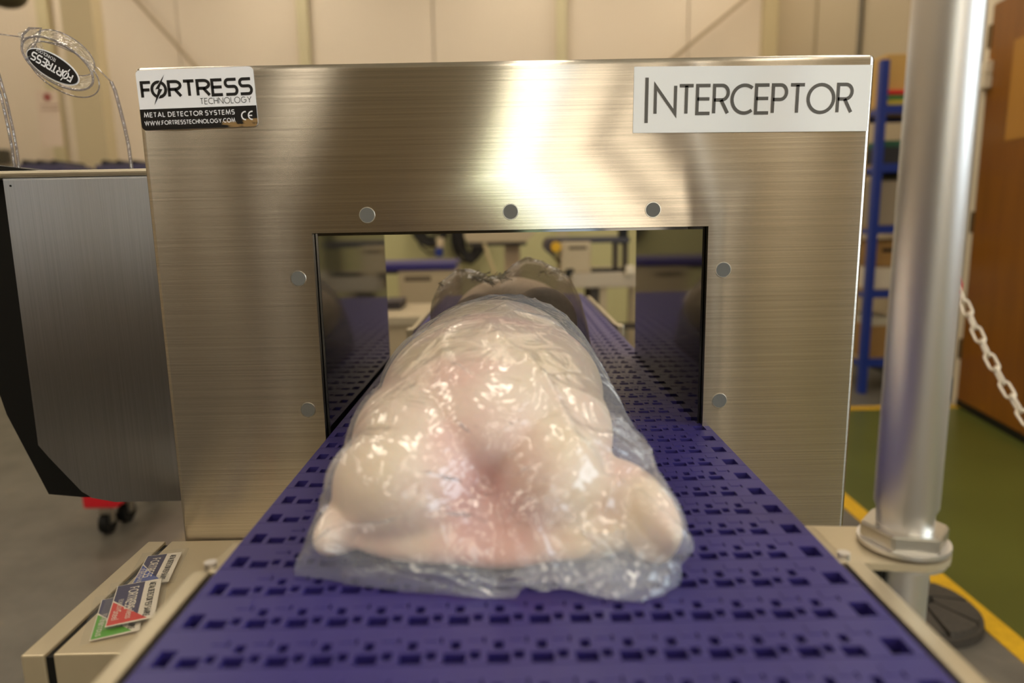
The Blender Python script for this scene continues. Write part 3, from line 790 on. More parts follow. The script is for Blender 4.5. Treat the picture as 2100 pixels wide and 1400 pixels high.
# ================================================================== UPRIGHT TUBE ON THE RAIL
TZ = BELT_Z-.006
pc = atZ(1852, 1105, TZ)
post = thing('upright_tube', 'thick satin steel tube bolted upright on the right rail bracket', 'post', (pc.x, pc.y, TZ))
PR = .0202
part('tube', TUBE, post, lambda b: (tube(b, [(pc.x, pc.y, TZ+.012), (pc.x, pc.y, TZ+.022), (pc.x, pc.y, TZ+.027), (pc.x, pc.y, TZ+.6)], PR, 48, True, lambda f: PR*.90 if f < .4 else PR)), True)
def hexn(b):
    r = bmesh.ops.create_cone(b, cap_ends=True, segments=6, radius1=.0285, radius2=.0285, depth=.011, matrix=Matrix.Translation((pc.x, pc.y, TZ+.0065)) @ Matrix.Rotation(math.radians(18), 4, 'Z'))
    bmesh.ops.bevel(b, geom=b.edges[:], offset=.0012, segments=2, affect='EDGES')
part('hex_nut', STEEL, post, hexn)
part('washer', TUBE, post, lambda b: cyl(b, (pc.x, pc.y, TZ-.0005), .0295, .003, 40), True)
def plate(b):
    xa = BX+BW+.010; xe = pc.x; pts = [(xa, pc.y-.022, TZ-.0045)]
    for i in range(13):
        a = math.radians(-90+180*i/12); pts.append((xe+.0295*math.cos(a), pc.y+.0295*math.sin(a), TZ-.0045))
    pts.append((xa, pc.y+.034, TZ-.0045))
    prism(b, pts, (0, 0, -.005))
part('bracket_plate', CREAM_STEEL, post, plate)
part('lower_plate', TUBE, post, lambda b: cyl(b, (pc.x, pc.y, TZ-.0115), .0275, .003, 40), True)
part('threaded_stub', TUBE, post, lambda b: (cyl(b, (pc.x, pc.y, TZ-.036), .0178, .05, 32), cyl(b, (pc.x, pc.y, TZ-.0625), .015, .004, 32)), True)
part('clamp_block', BLACK, post, lambda b: bx(b, pc.x-.045, pc.y-.012, TZ-.05, pc.x-.0185, pc.y+.012, TZ-.0098, .001))

# ================================================================== BARRIER POSTS AND CHAIN
bc = atZ(1876, 1238, 0.03)
RED = mat('barrier_red', srgb(205, 25, 40), .4)
bp_ = thing('barrier_post', 'slim red and white barrier post on a round black rubber base', 'post', (bc.x, bc.y, 0))
def base(b):
    n = 8; segs = 48
    cyl(b, (bc.x, bc.y, .012), .172, .024, segs, r2=.168)
    for i in range(n):
        a0 = 2*PI*i/n+.04; a1 = 2*PI*(i+1)/n-.04; R0, R1 = .045, .160
        top = []
        pts = [(R0, a0+.03), (R1, a0)] + [(R1, a0+(a1-a0)*k/5) for k in range(1, 5)] + [(R1, a1), (R0, a1-.03)]
        lo = [b.verts.new((bc.x+r*math.cos(a), bc.y+r*math.sin(a), .0241)) for r, a in pts]
        hi = [b.verts.new((bc.x+(r if r < .1 else r-.006)*math.cos(a), bc.y+(r if r < .1 else r-.006)*math.sin(a), .056-.16*(r-.045))) for r, a in pts]
        b.faces.new(hi)
        for k in range(len(lo)): b.faces.new((lo[k], lo[(k+1) % len(lo)], hi[(k+1) % len(lo)], hi[k]))
    cyl(b, (bc.x, bc.y, .045), .038, .06, 24)
part('rubber_base', RUBBER, bp_, base)
HK = atY(1960, 585, bc.y).z
for i in range(5):
    z0 = .06+i*.19; part('post_section', RED if i % 2 == 0 else WHITE_PAINT, bp_, lambda b: cyl(b, (bc.x, bc.y, z0+.095), .016, .19, 20), True)
part('post_cap', RED, bp_, lambda b: (cyl(b, (bc.x, bc.y, HK+.02), .0195, .05, 20), closed_tube(b, [(bc.x+.03+.012*math.cos(a*PI/6), bc.y-.005, HK+.012*math.sin(a*PI/6)) for a in range(12)], .003, 6)), True)
bp2 = dup(bp_, (bc.x+.05, .45, 0), 'second barrier post, holding the near end of the white chain')
CH = mat('chain_plastic', srgb(226, 215, 196), .45)
chain = thing('plastic_chain', 'white plastic link chain hanging from the barrier post beside the wooden door', 'chain', (bc.x+.03, bc.y, HK-.02))
Pa = atY(1964, 590, bc.y-.01); Pb = Vector((bc.x+.08, .45, HK-.008))
part('chain_hook', RED, chain, lambda b: tube(b, [(Pa.x-.022, Pa.y, Pa.z+.035), (Pa.x-.004, Pa.y, Pa.z+.028), (Pa.x+.008, Pa.y, Pa.z+.010), (Pa.x+.008, Pa.y, Pa.z-.008), (Pa.x-.003, Pa.y, Pa.z-.012)], .0045, 8), True, 'red chain hook')
lk = bmesh.new(); pts = []
Lh, Rh = .0135, .0105
for i in range(9): a = -PI/2+PI*i/8; pts.append((Lh+Rh*math.cos(a), Rh*math.sin(a), 0))
for i in range(9): a = PI/2+PI*i/8; pts.append((-Lh+Rh*math.cos(a), Rh*math.sin(a), 0))
closed_tube(lk, pts, .0034, 8); bmesh.ops.recalc_face_normals(lk, faces=lk.faces)
lme = bpy.data.meshes.new('chain_link'); lk.to_mesh(lme); lk.free(); lme.materials.append(CH)
for p in lme.polygons: p.use_smooth = True
SAG = .44
def chp(f): return Pa.lerp(Pb, f)-Vector((0, 0, 4*SAG*f*(1-f)))
f = 0.0; li = 0; pitch_l = .0405
while f < 1:
    p = chp(f); g = f
    while g < 1 and (chp(g)-p).length < pitch_l: g += .0005
    q = chp(min(g, 1)); d = (q-p).normalized()
    z_ = Vector((.75, 0, 0)).cross(d).normalized() if li % 2 == 0 else None
    side = d.cross(Vector((1, 0, 0))).normalized(); up = side.cross(d).normalized()
    # every other link stands turned a quarter
    ax_y = side if li % 2 == 0 else up
    rotj = Matrix.Rotation(.35, 3, d); ax_y = rotj @ ax_y
    ax_z = d.cross(ax_y)
    M = Matrix((d, ax_y, ax_z)).transposed().to_4x4(); M.translation = (p+q)/2
    o = bpy.data.objects.new('chain_link', lme); C.objects.link(o); o.parent = chain
    o.matrix_basis = Matrix.Translation(chain.location).inverted() @ M
    f = g; li += 1

# ================================================================== LOW ENCLOSURE WITH TEST CARDS
EZ = H-.338
e0 = atZ(35, 1345, EZ); e1 = atZ(322, 1098, EZ)
EX0 = (e0.x+e1.x)/2; EY0, EY1 = e0.y, FY-.003
g0 = atZ(64, 1345, EZ).x
enc = thing('control_enclosure', 'pale steel enclosure holding the test cards, below the belt', 'enclosure', (EX0, EY0, 0))
GAPX = EX0+.019
boxpart('lid_edge', CREAM_STEEL, enc, EX0, EY0, EZ-.20, GAPX, EY1, EZ, .0015)
boxpart('gap_seal', BLACK, enc, GAPX-.002, EY0+.002, EZ-.19, GAPX+.010, EY1-.004, EZ-.003)
boxpart('body', CREAM_STEEL, enc, GAPX+.0065, EY0+.001, EZ-.20, BX+BW*.8, EY1, EZ, .0015)
for sx, sy in ((EX0+.03, EY0+.03), (EX0+.03, EY1-.03), (.10, EY0+.03), (.10, EY1-.03)):
    boxpart('leg', STEEL, enc, sx-.015, sy-.015, 0, sx+.015, sy+.015, EZ-.20)

CLEAR = film('card_sleeve', (.985, .985, .975, 1), (.85, .82, .75, 1), .03, .1, .5, 20, .02)
NAVY = mat('card_navy', srgb(44, 40, 84), .35); GREEN = mat('card_green', srgb(78, 160, 30), .35); REDC = mat('card_red', srgb(205, 40, 30), .35)
BLUEC = mat('card_blue', srgb(40, 70, 165), .35); CARDW = mat('card_white', srgb(228, 218, 205), .4)
def font(s, size, parent, m, M):
    cu = bpy.data.curves.new('lettering', 'FONT'); cu.body = s; cu.size = size; cu.align_x = 'CENTER'; cu.align_y = 'CENTER'
    cu.materials.append(m); cu.space_line = .9
    tmp = bpy.data.objects.new('tmp_text', cu); C.objects.link(tmp)
    me = bpy.data.meshes.new_from_object(tmp.evaluated_get(bpy.context.evaluated_depsgraph_get())); bpy.data.objects.remove(tmp)
    me.name = 'lettering'; o = bpy.data.objects.new('lettering', me); C.objects.link(o); o.parent = parent; o.matrix_basis = M
def card(px, lift, triM, words, label):
    """px: image corners of the printed card (far-left, far-right, near-right, near-left) sighted on the lid"""
    z = EZ+lift
    fl_, fr, nr, nl = [atZ(a, b_, z) for a, b_ in px]
    return z, fl_, fr, nr, nl
# card local frame: x = reading direction of the strip text, y = up in the card; printed design 86 x 54 mm
def make_card(center, ang, lift, triM, words, label, wL=.082, wH=.060):
    t = thing('test_card', label, 'card', (center[0], center[1], EZ+lift), 'metal detector test cards')
    t.rotation_euler.z = ang
    def pr(name, m, pts, z0, th, lb=None):
        b = bmesh.new(); prism(b, [(p[0], p[1], z0) for p in pts], (0, 0, th)); bmesh.ops.recalc_face_normals(b, faces=b.faces)
        me = bpy.data.meshes.new(name); b.to_mesh(me); b.free(); me.materials.append(m)
        o = bpy.data.objects.new(name, me); C.objects.link(o); o.parent = t
        if lb: o['label'] = lb
        return o
    hx, hy_ = wL/2, wH/2
    core = pr('card', CARDW, [(-hx, -hy_), (hx, -hy_), (hx, hy_), (-hx, hy_)], 0, .0006)
    # x runs along the strip text, y towards the strip
    ys = hy_-.014
    pr('navy_field', NAVY, [(-hx+.001, ys), (hx-.030, ys), (hx-.024, -hy_+.001)][:0] or [(-hx+.0008, -hy_+.0008), (hx-.044, -hy_+.0008), (hx-.012, ys), (-hx+.0008, ys)], .0006, .0001)
    pr('colour_triangle', triM, [(hx-.041, -hy_+.0008), (hx-.0008, -hy_+.0008), (hx-.002, hy_-.006)], .0006, .0001)
    b = bmesh.new()
    def pu(ox, oy): return lambda a, c: Vector((ox+a, oy+c, .00085))
    write(b, 'METAL DETECTOR TEST SAMPLE', .006, .2, .14, wL-.010, pu(-hx+.005, ys+.004))
    bb = bmesh.new()
    write(bb, 'FORTRESS', .0085, .16, .1, .040, pu(-hx+.008, ys-.0125))
    write(bb, 'TECHNOLOGY', .004, .12, .14, .020, pu(-hx+.028, ys-.0185))
    for kk, (l_, yy) in enumerate(((.030, .026), (.026, .031), (.022, .0355), (.014, .040))):
        if yy < wH-.016: stroke(bb, [(-hx+.006, ys-yy), (-hx+.006+l_, ys-yy)], .0014, pu(0, 0))
    for bq, m in ((b, INK), (bb, CARDW)):
        me = bpy.data.meshes.new('lettering'); bq.normal_update(); bq.to_mesh(me); bq.free(); me.materials.append(m)
        o = bpy.data.objects.new('lettering', me); C.objects.link(o); o.parent = t
    for kk, wd in enumerate(words):
        font(wd, .0085, t, CARDW, Matrix.Translation((hx-.018+.001*kk-.004*(len(words)-1-kk), -hy_+.006+.0105*(len(words)-1-kk), .0009)))
    pr('sleeve', CLEAR, [(-hx-.006, -hy_-.006), (hx+.006, -hy_-.006), (hx+.006, hy_+.006), (-hx-.006, hy_+.006)], .0012, .0004, 'clear laminate sleeve')
    return t
def quadc(pts, z): 
    q = [atZ(a, b_, z) for a, b_ in pts]; return q
# red card: strip on its right-hand side, text running towards the camera
q = quadc([(236, 1205), (328, 1185), (312, 1265), (229, 1277)], EZ+.006)
cR = (q[0]+q[1]+q[2]+q[3])/4
angR = math.atan2((q[2]-q[1]).y, (q[2]-q[1]).x)
make_card(cR, angR, .0050, REDC, ['316', 'Stainless', 'Steel'], 'test card with red triangle, top of the pile', (q[2]-q[1]).length*1.0, (q[1]-q[0]).length)
q2 = quadc([(205, 1232), (298, 1212), (283, 1292), (193, 1310)], EZ+.002)
cG = sum(q2, Vector())/4; angG = math.atan2((q2[2]-q2[1]).y, (q2[2]-q2[1]).x)
make_card(cG, angG, .0015, GREEN, ['Non', 'Ferrous'], 'test card with green triangle, partly under the red one', (q2[2]-q2[1]).length, (q2[1]-q2[0]).length)
q3 = quadc([(303, 1143), (373, 1136), (345, 1197), (270, 1198)], EZ+.002)
cB = sum(q3, Vector())/4; angB = math.atan2((q3[2]-q3[1]).y, (q3[2]-q3[1]).x)
make_card(cB, angB, .0028, BLUEC, ['Ferrous'], 'test card with blue triangle, touching the steel arch', (q3[2]-q3[1]).length, (q3[1]-q3[0]).length)

# ================================================================== SIDE CABINET LEFT OF THE ARCH
KY = .80
k0 = atY(3, 366, KY); kb = atY(80, 930, KY); kc = atY(168, 1008, KY); kd = atY(200, 1031, KY)
cab = thing('side_cabinet', 'brushed steel cabinet left of the arch', 'cabinet', (k0.x, KY, kd.z))
KX1 = LX-.002
def kab(b):
    pts = [(KX1, kd.z), (kd.x+.02, kd.z), (kd.x-.008, kd.z+.006), (kc.x, kc.z), (kb.x+.012, kb.z-.006), (kb.x-.001, kb.z+.01), (k0.x, k0.z), (KX1, k0.z)]
    prism(b, [(p[0], KY, p[1]) for p in pts], (0, .03, 0))
    bmesh.ops.bevel(b, geom=[e for e in b.edges if abs(e.verts[0].co.y-KY) < 1e-5 and abs(e.verts[1].co.y-KY) < 1e-5], offset=.002, segments=3, affect='EDGES')
part('front_panel', STEEL_VERT, cab, kab, True)
kt = atY(150, 350, KY+.02)
boxpart('top_cover', STEEL_SATIN, cab, k0.x-.05, KY+.004, k0.z+.0005, KX1, KY+.30, kt.z, .003)
h0 = atY(22, 381, KY); part('rivet_hole', BLACK, cab, lambda b: cyl(b, (h0.x, KY-.0002, h0.z), .0012, .001, 12, 'Y'))
bk = [(-60, 440), (10, 470), (18, 860), (98, 1012), (170, 1018), (330, 1000), (340, 400)]
bk = [(-80, 330), (-40, 700), (14, 850), (100, 1013), (170, 1019), (345, 1019), (330, 380)]
part('black_hood', BLACK, cab, lambda b: prism(b, [tuple(atY(a, c, KY+.033)) for a, c in bk], (0, .22, 0)), label='black plastic cover behind the steel panel')

# clear acrylic guard on the cabinet
ACR = film('acrylic', (.985, .985, .98, 1), (.8, .8, .8, 1), .01, .04, .3, 3, .0)
EDGE = film('acrylic_edge', (.60, .58, .62, 1), (.9, .9, .92, 1), .12, .05, 3.0, 60, .3)
GY = KY+.10
gd = thing('acrylic_guard', 'large clear curved acrylic guard standing on the side cabinet', 'guard', (atY(150, 345, GY).x, GY, kt.z))
prof = [(-60, 66), (0, 70), (60, 78), (115, 92), (160, 112), (200, 140), (228, 168), (236, 186), (246, 222), (256, 262), (264, 300), (270, 346)]
gp = [atY(a, c, GY) for a, c in prof]; zb = kt.z+.0006
def guardsheet(b):
    poly = [tuple(p) for p in gp]; poly[-1] = (poly[-1][0], GY, zb); poly.append((gp[0].x, GY, zb))
    prism(b, poly, (0, .004, 0))
part('sheet', ACR, gd, guardsheet)
def edge(b, pts, r=.0016): tube(b, pts, r, 8)
part('sheet_edge', EDGE, gd, lambda b: tube(b, [tuple(p) for p in gp[6:]], .0022, 8), True)
part('sheet_edge', EDGE, gd, lambda b: tube(b, [tuple(p) for p in gp[:7]], .0007, 8), True)
for dx, yy in ((0, GY-.06), (9, GY-.055)):
    pr2 = [(-30+dx, 90), (-12+dx, 150), (4+dx, 205), (17+dx, 262), (25+dx, 305), (31+dx, 352)]
    part('side_edge', EDGE, gd, lambda b: tube(b, [tuple(atY(a, c, yy)) for a, c in pr2], .0016, 8), True)

# clear oval tag hung over the guard's rim
OY = KY+.03
oc_ = atY(118, 128, OY)
otag = thing('clear_case', 'small oval clear plastic case hung upside down on the acrylic guard', 'case', tuple(oc_))
ta = math.radians(-32)
sc_ = OY/F/1.03
def ov(a, b_, dy=0.0, rx=74, ry=37, cx=118, cy=128):
    u, v = rx*a*sc_, ry*b_*sc_; c = atY(cx, cy, OY)
    return (c.x+u*math.cos(ta)-v*math.sin(ta), OY+dy, c.z+u*math.sin(ta)+v*math.cos(ta))
def ring(b, rx, ry, dy, r, cx, cy): closed_tube(b, [ov(math.cos(t*PI/24), math.sin(t*PI/24), dy, rx, ry, cx, cy) for t in range(48)], r, 8)
part('rim', EDGE, otag, lambda b: ring(b, 76, 38, 0, .0013, 118, 130), True)
part('rim', EDGE, otag, lambda b: ring(b, 78, 42, .012, .0008, 116, 138), True)
part('rim', EDGE, otag, lambda b: ring(b, 66, 34, .024, .0007, 105, 98), True)
def wallm(b):
    n = 48; A = [b.verts.new(ov(math.cos(2*PI*t/n), math.sin(2*PI*t/n), 0, 76, 38, 118, 130)) for t in range(n)]
    B = [b.verts.new(ov(math.cos(2*PI*t/n), math.sin(2*PI*t/n), .024, 66, 34, 105, 98)) for t in range(n)]
    for t in range(n): b.faces.new((A[t], A[(t+1) % n], B[(t+1) % n], B[t]))
CASE = film('case_film', (.95, .94, .92, 1), (.9, .88, .8, 1), .08, .05, 2.2, 90, .8)
part('case_wall', CASE, otag, wallm, True)
part('hanging_loop', CASE, otag, lambda b: [bx(b, -.011, -.001, -.014, .011, .0012, .014, .0008)] and bmesh.ops.transform(b, matrix=Matrix.Translation(atY(64, 88, OY+.01)) @ Matrix.Rotation(-.25, 4, 'Y'), verts=b.verts))
part('hanging_loop', EDGE, otag, lambda b: tube(b, [atY(45, 95, OY+.005), atY(46, 72, OY+.008), atY(60, 58, OY+.01), atY(84, 58, OY+.012), atY(78, 80, OY+.012), atY(66, 98, OY+.01), atY(70, 112, OY+.004), atY(52, 122, OY)], .0014, 8), True)
def disc(rx, ry, cx, cy, dy): 
    return lambda b: prism(b, [ov(math.cos(2*PI*t/48), math.sin(2*PI*t/48), dy, rx, ry, cx, cy) for t in range(48)], (0, .0006, 0))
part('badge_border', WHITE_VINYL, otag, disc(57, 24, 106, 136, .0022), label='white border of the oval badge')
bd = part('badge', INK, otag, disc(54.5, 21.5, 106, 136, .0014), label='black oval badge with white lettering')
bm = bmesh.new()
cbd = atY(106, 136, OY)
uxr = Vector((-math.cos(ta), 0, -math.sin(ta))); uyr = Vector((math.sin(ta), 0, -math.cos(ta)))
pb = lambda a, c: Vector(cbd)+uxr*a+uyr*c+Vector((0, .0008, 0))
wd_ = 88*sc_; hh_ = 17*sc_
ocx = fortress(bm, None, wd_, hh_, lambda a, c: pb(a-wd_*.50, c-hh_*.45))
stroke(bm, [(ocx-wd_*.5-.2*hh_, -.8*hh_), (ocx-wd_*.5+.25*hh_, .9*hh_)], .12*hh_, pb)
write(bm, 'TECHNOLOGY', hh_*.4, .14, .12, wd_*.48, lambda a, c: pb(a-wd_*.02, c-hh_*1.02))
addto('lettering', WHITE_VINYL, otag, bm)

# ================================================================== SHELVING UNIT
SX0, SX1, SYa, SYb = atY(1784, 500, 4.35).x, XR-.02, 4.35, 4.75
sh = thing('shelving_unit', 'blue steel shelving unit against the side wall behind the tube', 'shelving', (SX0, SYa, 0))
shz = [atY(1830, c, SYa).z for c in (215, 335, 462, 594, 735)]
topz = atY(1800, 122, SYa).z
for xx, yy in ((SX0, SYa), (SX1-.045, SYa), (SX0, SYb), (SX1-.045, SYb)):
    boxpart('upright', BLUE_PAINT, sh, xx, yy, 0, xx+.045, yy+.045, topz)
for z in shz:
    s_ = boxpart('shelf', BLUE_PAINT, sh, SX0+.002, SYa+.001, z-.05, SX1-.002, SYa+.02, z)
    boxpart('board', WOOD_BOARD, s_, SX0+.01, SYa+.02, z-.02, SX1-.01, SYb+.04, z-.001)
    boxpart('shelf', BLUE_PAINT, sh, SX0+.002, SYb+.03, z-.05, SX1-.002, SYb+.044, z)
    boxpart('shelf', BLUE_PAINT, sh, SX0+.001, SYa+.02, z-.05, SX0+.02, SYb+.03, z-.021)
def cbox(name, m, x0, x1, z, h, label, cat, yy=None, d=.35, lid=None):
    yy = SYa+.06 if yy is None else yy
    bmx = bmesh.new(); bx(bmx, x0, yy, z, x1, yy+d, z+h, .004); o = obj(name, bmx, m); tag(o, label, cat)
    if lid: boxpart('lid', lid, o, x0-.004, yy-.004, z+h-.02, x1+.004, yy+d+.004, z+h+.012)
    return o
bxw = SX0+.05
o = cbox('cardboard_box', mat('kraft', srgb(196, 158, 92), .8), bxw, SX1-.05, shz[0]+.001, .30, 'tan cardboard box with black arrow print on the top shelf', 'box')
part('print_mark', INK, o, lambda b: prism(b, [(bxw+.18, SYa+.058, shz[0]+.11), (bxw+.26, SYa+.058, shz[0]+.25), (bxw+.26, SYa+.058, shz[0]+.12)], (0, .003, 0)))
for i, (cn, m) in enumerate((('red', RED), ('green', mat('folder_green', srgb(70, 120, 60), .6)), ('yellow', mat('folder_yellow', srgb(190, 170, 60), .6)))):
    cbox('folder', m, bxw+.005, bxw+.13, shz[0]+.10-.03*i-.036, .026, '%s folder lying before the tan box on the top shelf' % cn, 'folder', SYa+.021, .035)
cbox('storage_bin', mat('bin_dark', srgb(40, 42, 48), .6), bxw, bxw+.24, shz[1]+.001, .10, 'low dark bin on the second shelf from the top', 'bin')
cbox('component_tray', mat('tray_green', srgb(40, 90, 70), .6), bxw+.02, bxw+.2, shz[1]+.102, .04, 'green tray lying on the low dark bin', 'tray')
cbox('grey_case', mat('case_grey', srgb(150, 138, 118), .6), bxw, bxw+.16, shz[2]+.001, .27, 'grey case standing on the middle shelf', 'case')
cbox('black_panel', BLACK, bxw+.18, bxw+.23, shz[2]+.001, .32, 'narrow black panel standing beside the grey case', 'panel')
o = cbox('cardboard_box', CARD_BOARD, bxw, SX1-.05, shz[3]+.14, .16, 'brown cardboard box with dark hand hole, upper one on the fourth shelf', 'box')
part('hand_hole', BLACK, o, lambda b: bx(b, bxw+.06, SYa+.058, shz[3]+.23, bxw+.17, SYa+.07, shz[3]+.255, .004))
cbox('white_carton', mat('carton_white', srgb(205, 195, 175), .7), bxw, SX1-.06, shz[3]+.001, .135, 'white carton under the brown box on the fourth shelf', 'box', SYa+.05)
cbox('cardboard_box', CARD_BOARD, bxw, SX1-.05, shz[4]+.001, .20, 'brown cardboard box on the lowest shelf', 'box')
cbox('parts_tray', mat('tray_pale', srgb(180, 172, 150), .7), bxw+.02, bxw+.2, shz[4]+.202, .05, 'pale tray lying on the lowest brown box', 'tray')

# ================================================================== EQUIPMENT SEEN THROUGH THE ARCH
GREIGE = mat('machine_steel', srgb(190, 172, 140), .45, .35)
def P(n, m, par, x0, y0, x1, y1, Y, d, bev=0, label=None):
    return part(n, m, par, lambda b: pxbox(b, x0, y0, x1, y1, Y, d, bev), label=label)
def legs(par, pxs, py, Y, d, m=GREIGE, w_=.02):
    for px in pxs:
        a = atY(px, py, Y)
        for yy in (Y+.02, Y+d-.05): boxpart('leg', m, par, a.x-w_, yy, 0, a.x+w_, yy+.04, a.z)
Y2 = 4.2
c = atY(860, 560, Y2)
cv = thing('background_conveyor', 'small conveyor with blue belt and slotted steel box, behind the arch', 'conveyor', (c.x, Y2, 0))
P('belt', BLUE_BELT, cv, 700, 542, 935, 553, Y2-.02, .4, .01)
P('frame', mat('frame_dark', srgb(62, 54, 50), .5), cv, 700, 554, 815, 562, Y2, .36)
cb_ = P('drive_box', GREIGE, cv, 816, 554, 940, 662, Y2+.0, .36, .008)
P('slot', mat('slot_dark', srgb(100, 86, 66), .6), cb_, 829, 567, 884, 576, Y2-.004, .01, .002)
legs(cv, (828, 925), 661, Y2, .36)
legs(cv, (712,), 561, Y2, .36)
bn = thing('low_bench', 'low pale steel bench edge behind the belt on the left', 'bench', (atY(800, 660, 3.2).x, 3.2, 0))
P('top', CREAM_STEEL, bn, 690, 651, 960, 666, 3.2, .5, .005)
P('apron', GREIGE, bn, 700, 667, 950, 730, 3.22, .02)
legs(bn, (705, 945), 666, 3.2, .5)
dk = thing('dark_crate', 'dark flat crate on the low bench', 'crate', (atY(805, 640, 3.45).x, 3.45, atY(800, 651, 3.2).z))
cr0 = atY(786, 622, 3.45); cr1 = atY(822, 648, 3.45)
boxpart('crate_body', mat('crate', srgb(40, 32, 36), .6), dk, cr0.x, 3.45, atY(800, 651, 3.2).z+.001, cr1.x, 3.65, cr0.z, .005)
boxpart('crate_lid', mat('crate_lid', srgb(50, 42, 46), .5), dk, cr0.x-.004, 3.446, cr0.z, cr1.x+.004, 3.654, cr0.z+.008)

Y3 = 4.6
mh = thing('weighing_machine', 'large steel machine head on a column, top centre through the arch', 'machine', (atY(1040, 560, Y3).x, Y3, 0))
a0 = atY(950, 400, Y3); 
part('head', GREIGE, mh, lambda b: prism(b, [tuple(atY(px, py, Y3)) for px, py in ((950, 380), (952, 488), (962, 497), (1080, 495), (1100, 474), (1112, 440), (1112, 380))], (0, .5, 0)))
P('under_plate', mat('plate_dark', srgb(70, 60, 50), .5), mh, 958, 499, 1080, 503, Y3+.02, .4)
part('column', mat('column_pale', srgb(190, 168, 140), .5, .2), mh, lambda b: (lambda a, c: bx(b, a.x, Y3+.15, 0, c.x, Y3+.3, a.z))(atY(1034, 500, Y3+.15), atY(1066, 500, Y3+.15)))
part('hose', mat('hose_pale', srgb(205, 185, 140), .5), mh, lambda b: tube(b, [atY(993, 499, Y3-.02), atY(1001, 525, Y3-.02), atY(1013, 555, Y3-.02), atY(1020, 600, Y3-.02)], .012, 8), True)
CABLE = mat('cable_black', srgb(34, 30, 28), .55)
def coil(px, py, rx, ry, Y, n, label, seed):
    n += 5
    rn = random.Random(seed); root = thing('cable_coil', label, 'cable', tuple(atY(px, py-ry, Y)))
    for i in range(n):
        ax, ay = rx*rn.uniform(.4, 1.0), ry*rn.uniform(.75, 1.12); ox = rn.uniform(-7, 7); oy = rn.uniform(-3, 3)
        part('cable_loop', CABLE, root, lambda b: closed_tube(b, [atY(px+ox+ax*math.cos(t*PI/14), py+oy-ay*math.sin(t*PI/14)*(1 if t < 14 else 1), Y+i*.014) for t in range(28)], .015, 6), True)
    h = atY(px, py-ry*.9, YB-.2); part('hook', STEEL, root, lambda b: tube(b, [(h.x, YB-.32, h.z+.02), (h.x, YB-.30, h.z-.01), (h.x, YB-.012, h.z-.01)], .01, 8))
    return root
c1_ = coil(883, 455, 36, 45, YB-.3, 9, 'black cable coil hanging at the upper left of the opening, with the blue plug', 2)
part('cable_end', CABLE, c1_, lambda b: tube(b, [atY(852, 470, YB-.34), atY(862, 505, YB-.34), atY(880, 520, YB-.34), atY(900, 518, YB-.34)], .012, 8), True)
pg = P('plug', mat('plug_blue', srgb(30, 50, 130), .4), c1_, 892, 508, 908, 526, YB-.36, .05, .01, 'blue plug')
P('plug_body', mat('plug_white', srgb(215, 195, 160), .5), pg, 895, 488, 910, 507, YB-.36, .05, .01, 'pale plug body')
coil(962, 480, 34, 52, YB-.3, 9, 'larger brown-black cable coil hanging left of the machine head', 5)
Y4 = 4.0
rc = thing('roller_conveyor', 'steel conveyor with yellow-capped end roller, right side through the arch', 'conveyor', (atY(1200, 600, Y4).x, Y4, 0))
yc = atY(1141, 507, Y4-.03)
part('end_roller', mat('roller_dark', srgb(70, 60, 62), .5), rc, lambda b: cyl(b, (atY(1133, 505, Y4).x, Y4+.15, atY(1133, 505, Y4).z), .045, .3, 28, 'Y'), True)
part('roller_cap', mat('cap_yellow', srgb(225, 175, 10), .4), rc, lambda b: cyl(b, (yc.x, Y4-.02, yc.z), .03, .04, 28, 'Y', .026), True, 'yellow roller cap')
P('top_band', mat('band_dark', srgb(60, 58, 66), .5), rc, 1125, 489, 1292, 497, Y4+.02, .3)
gb = P('drive_box', GREIGE, rc, 1150, 496, 1212, 558, Y4, .3, .006)
P('slot', mat('slot_dark', srgb(100, 86, 66), .6), gb, 1167, 505, 1203, 511, Y4-.004, .01)
part('lower_belt', mat('belt_dark', srgb(90, 76, 56), .5), rc, lambda b: tube(b, [atY(1126, 515, Y4+.05), atY(1150, 541, Y4+.05), atY(1172, 562, Y4+.05)], .009, 6))
P('drive_motor', BLACK, rc, 1160, 551, 1178, 568, Y4-.01, .1, .01)
P('table_top', mat('table_steel', srgb(186, 172, 150), .4, .4), rc, 1172, 560, 1330, 588, Y4-.02, .5, .005)
P('black_rail', BLACK, rc, 1212, 552, 1290, 559, Y4+.02, .1)
P('support_frame', mat('support_dark', srgb(66, 54, 34), .5), rc, 1258, 497, 1268, 552, Y4+.05, .05)
P('support_frame', mat('support_dark', srgb(66, 54, 34), .5), rc, 1278, 497, 1288, 552, Y4+.05, .05)
P('black_head', BLACK, rc, 1272, 440, 1288, 500, Y4+.03, .08, .004)
P('white_roll', WHITE_PAINT, rc, 1284, 545, 1302, 564, Y4-.06, .05, .01)
legs(rc, (1221,), 588, Y4, .4, mat('leg_dark', srgb(56, 46, 34), .5), .022); legs(rc, (1238, 1318), 588, Y4, .4, GREIGE, .02)
P('cross_bar', mat('leg_dark', srgb(56, 46, 34), .5), rc, 1236, 664, 1320, 674, Y4+.05, .03)

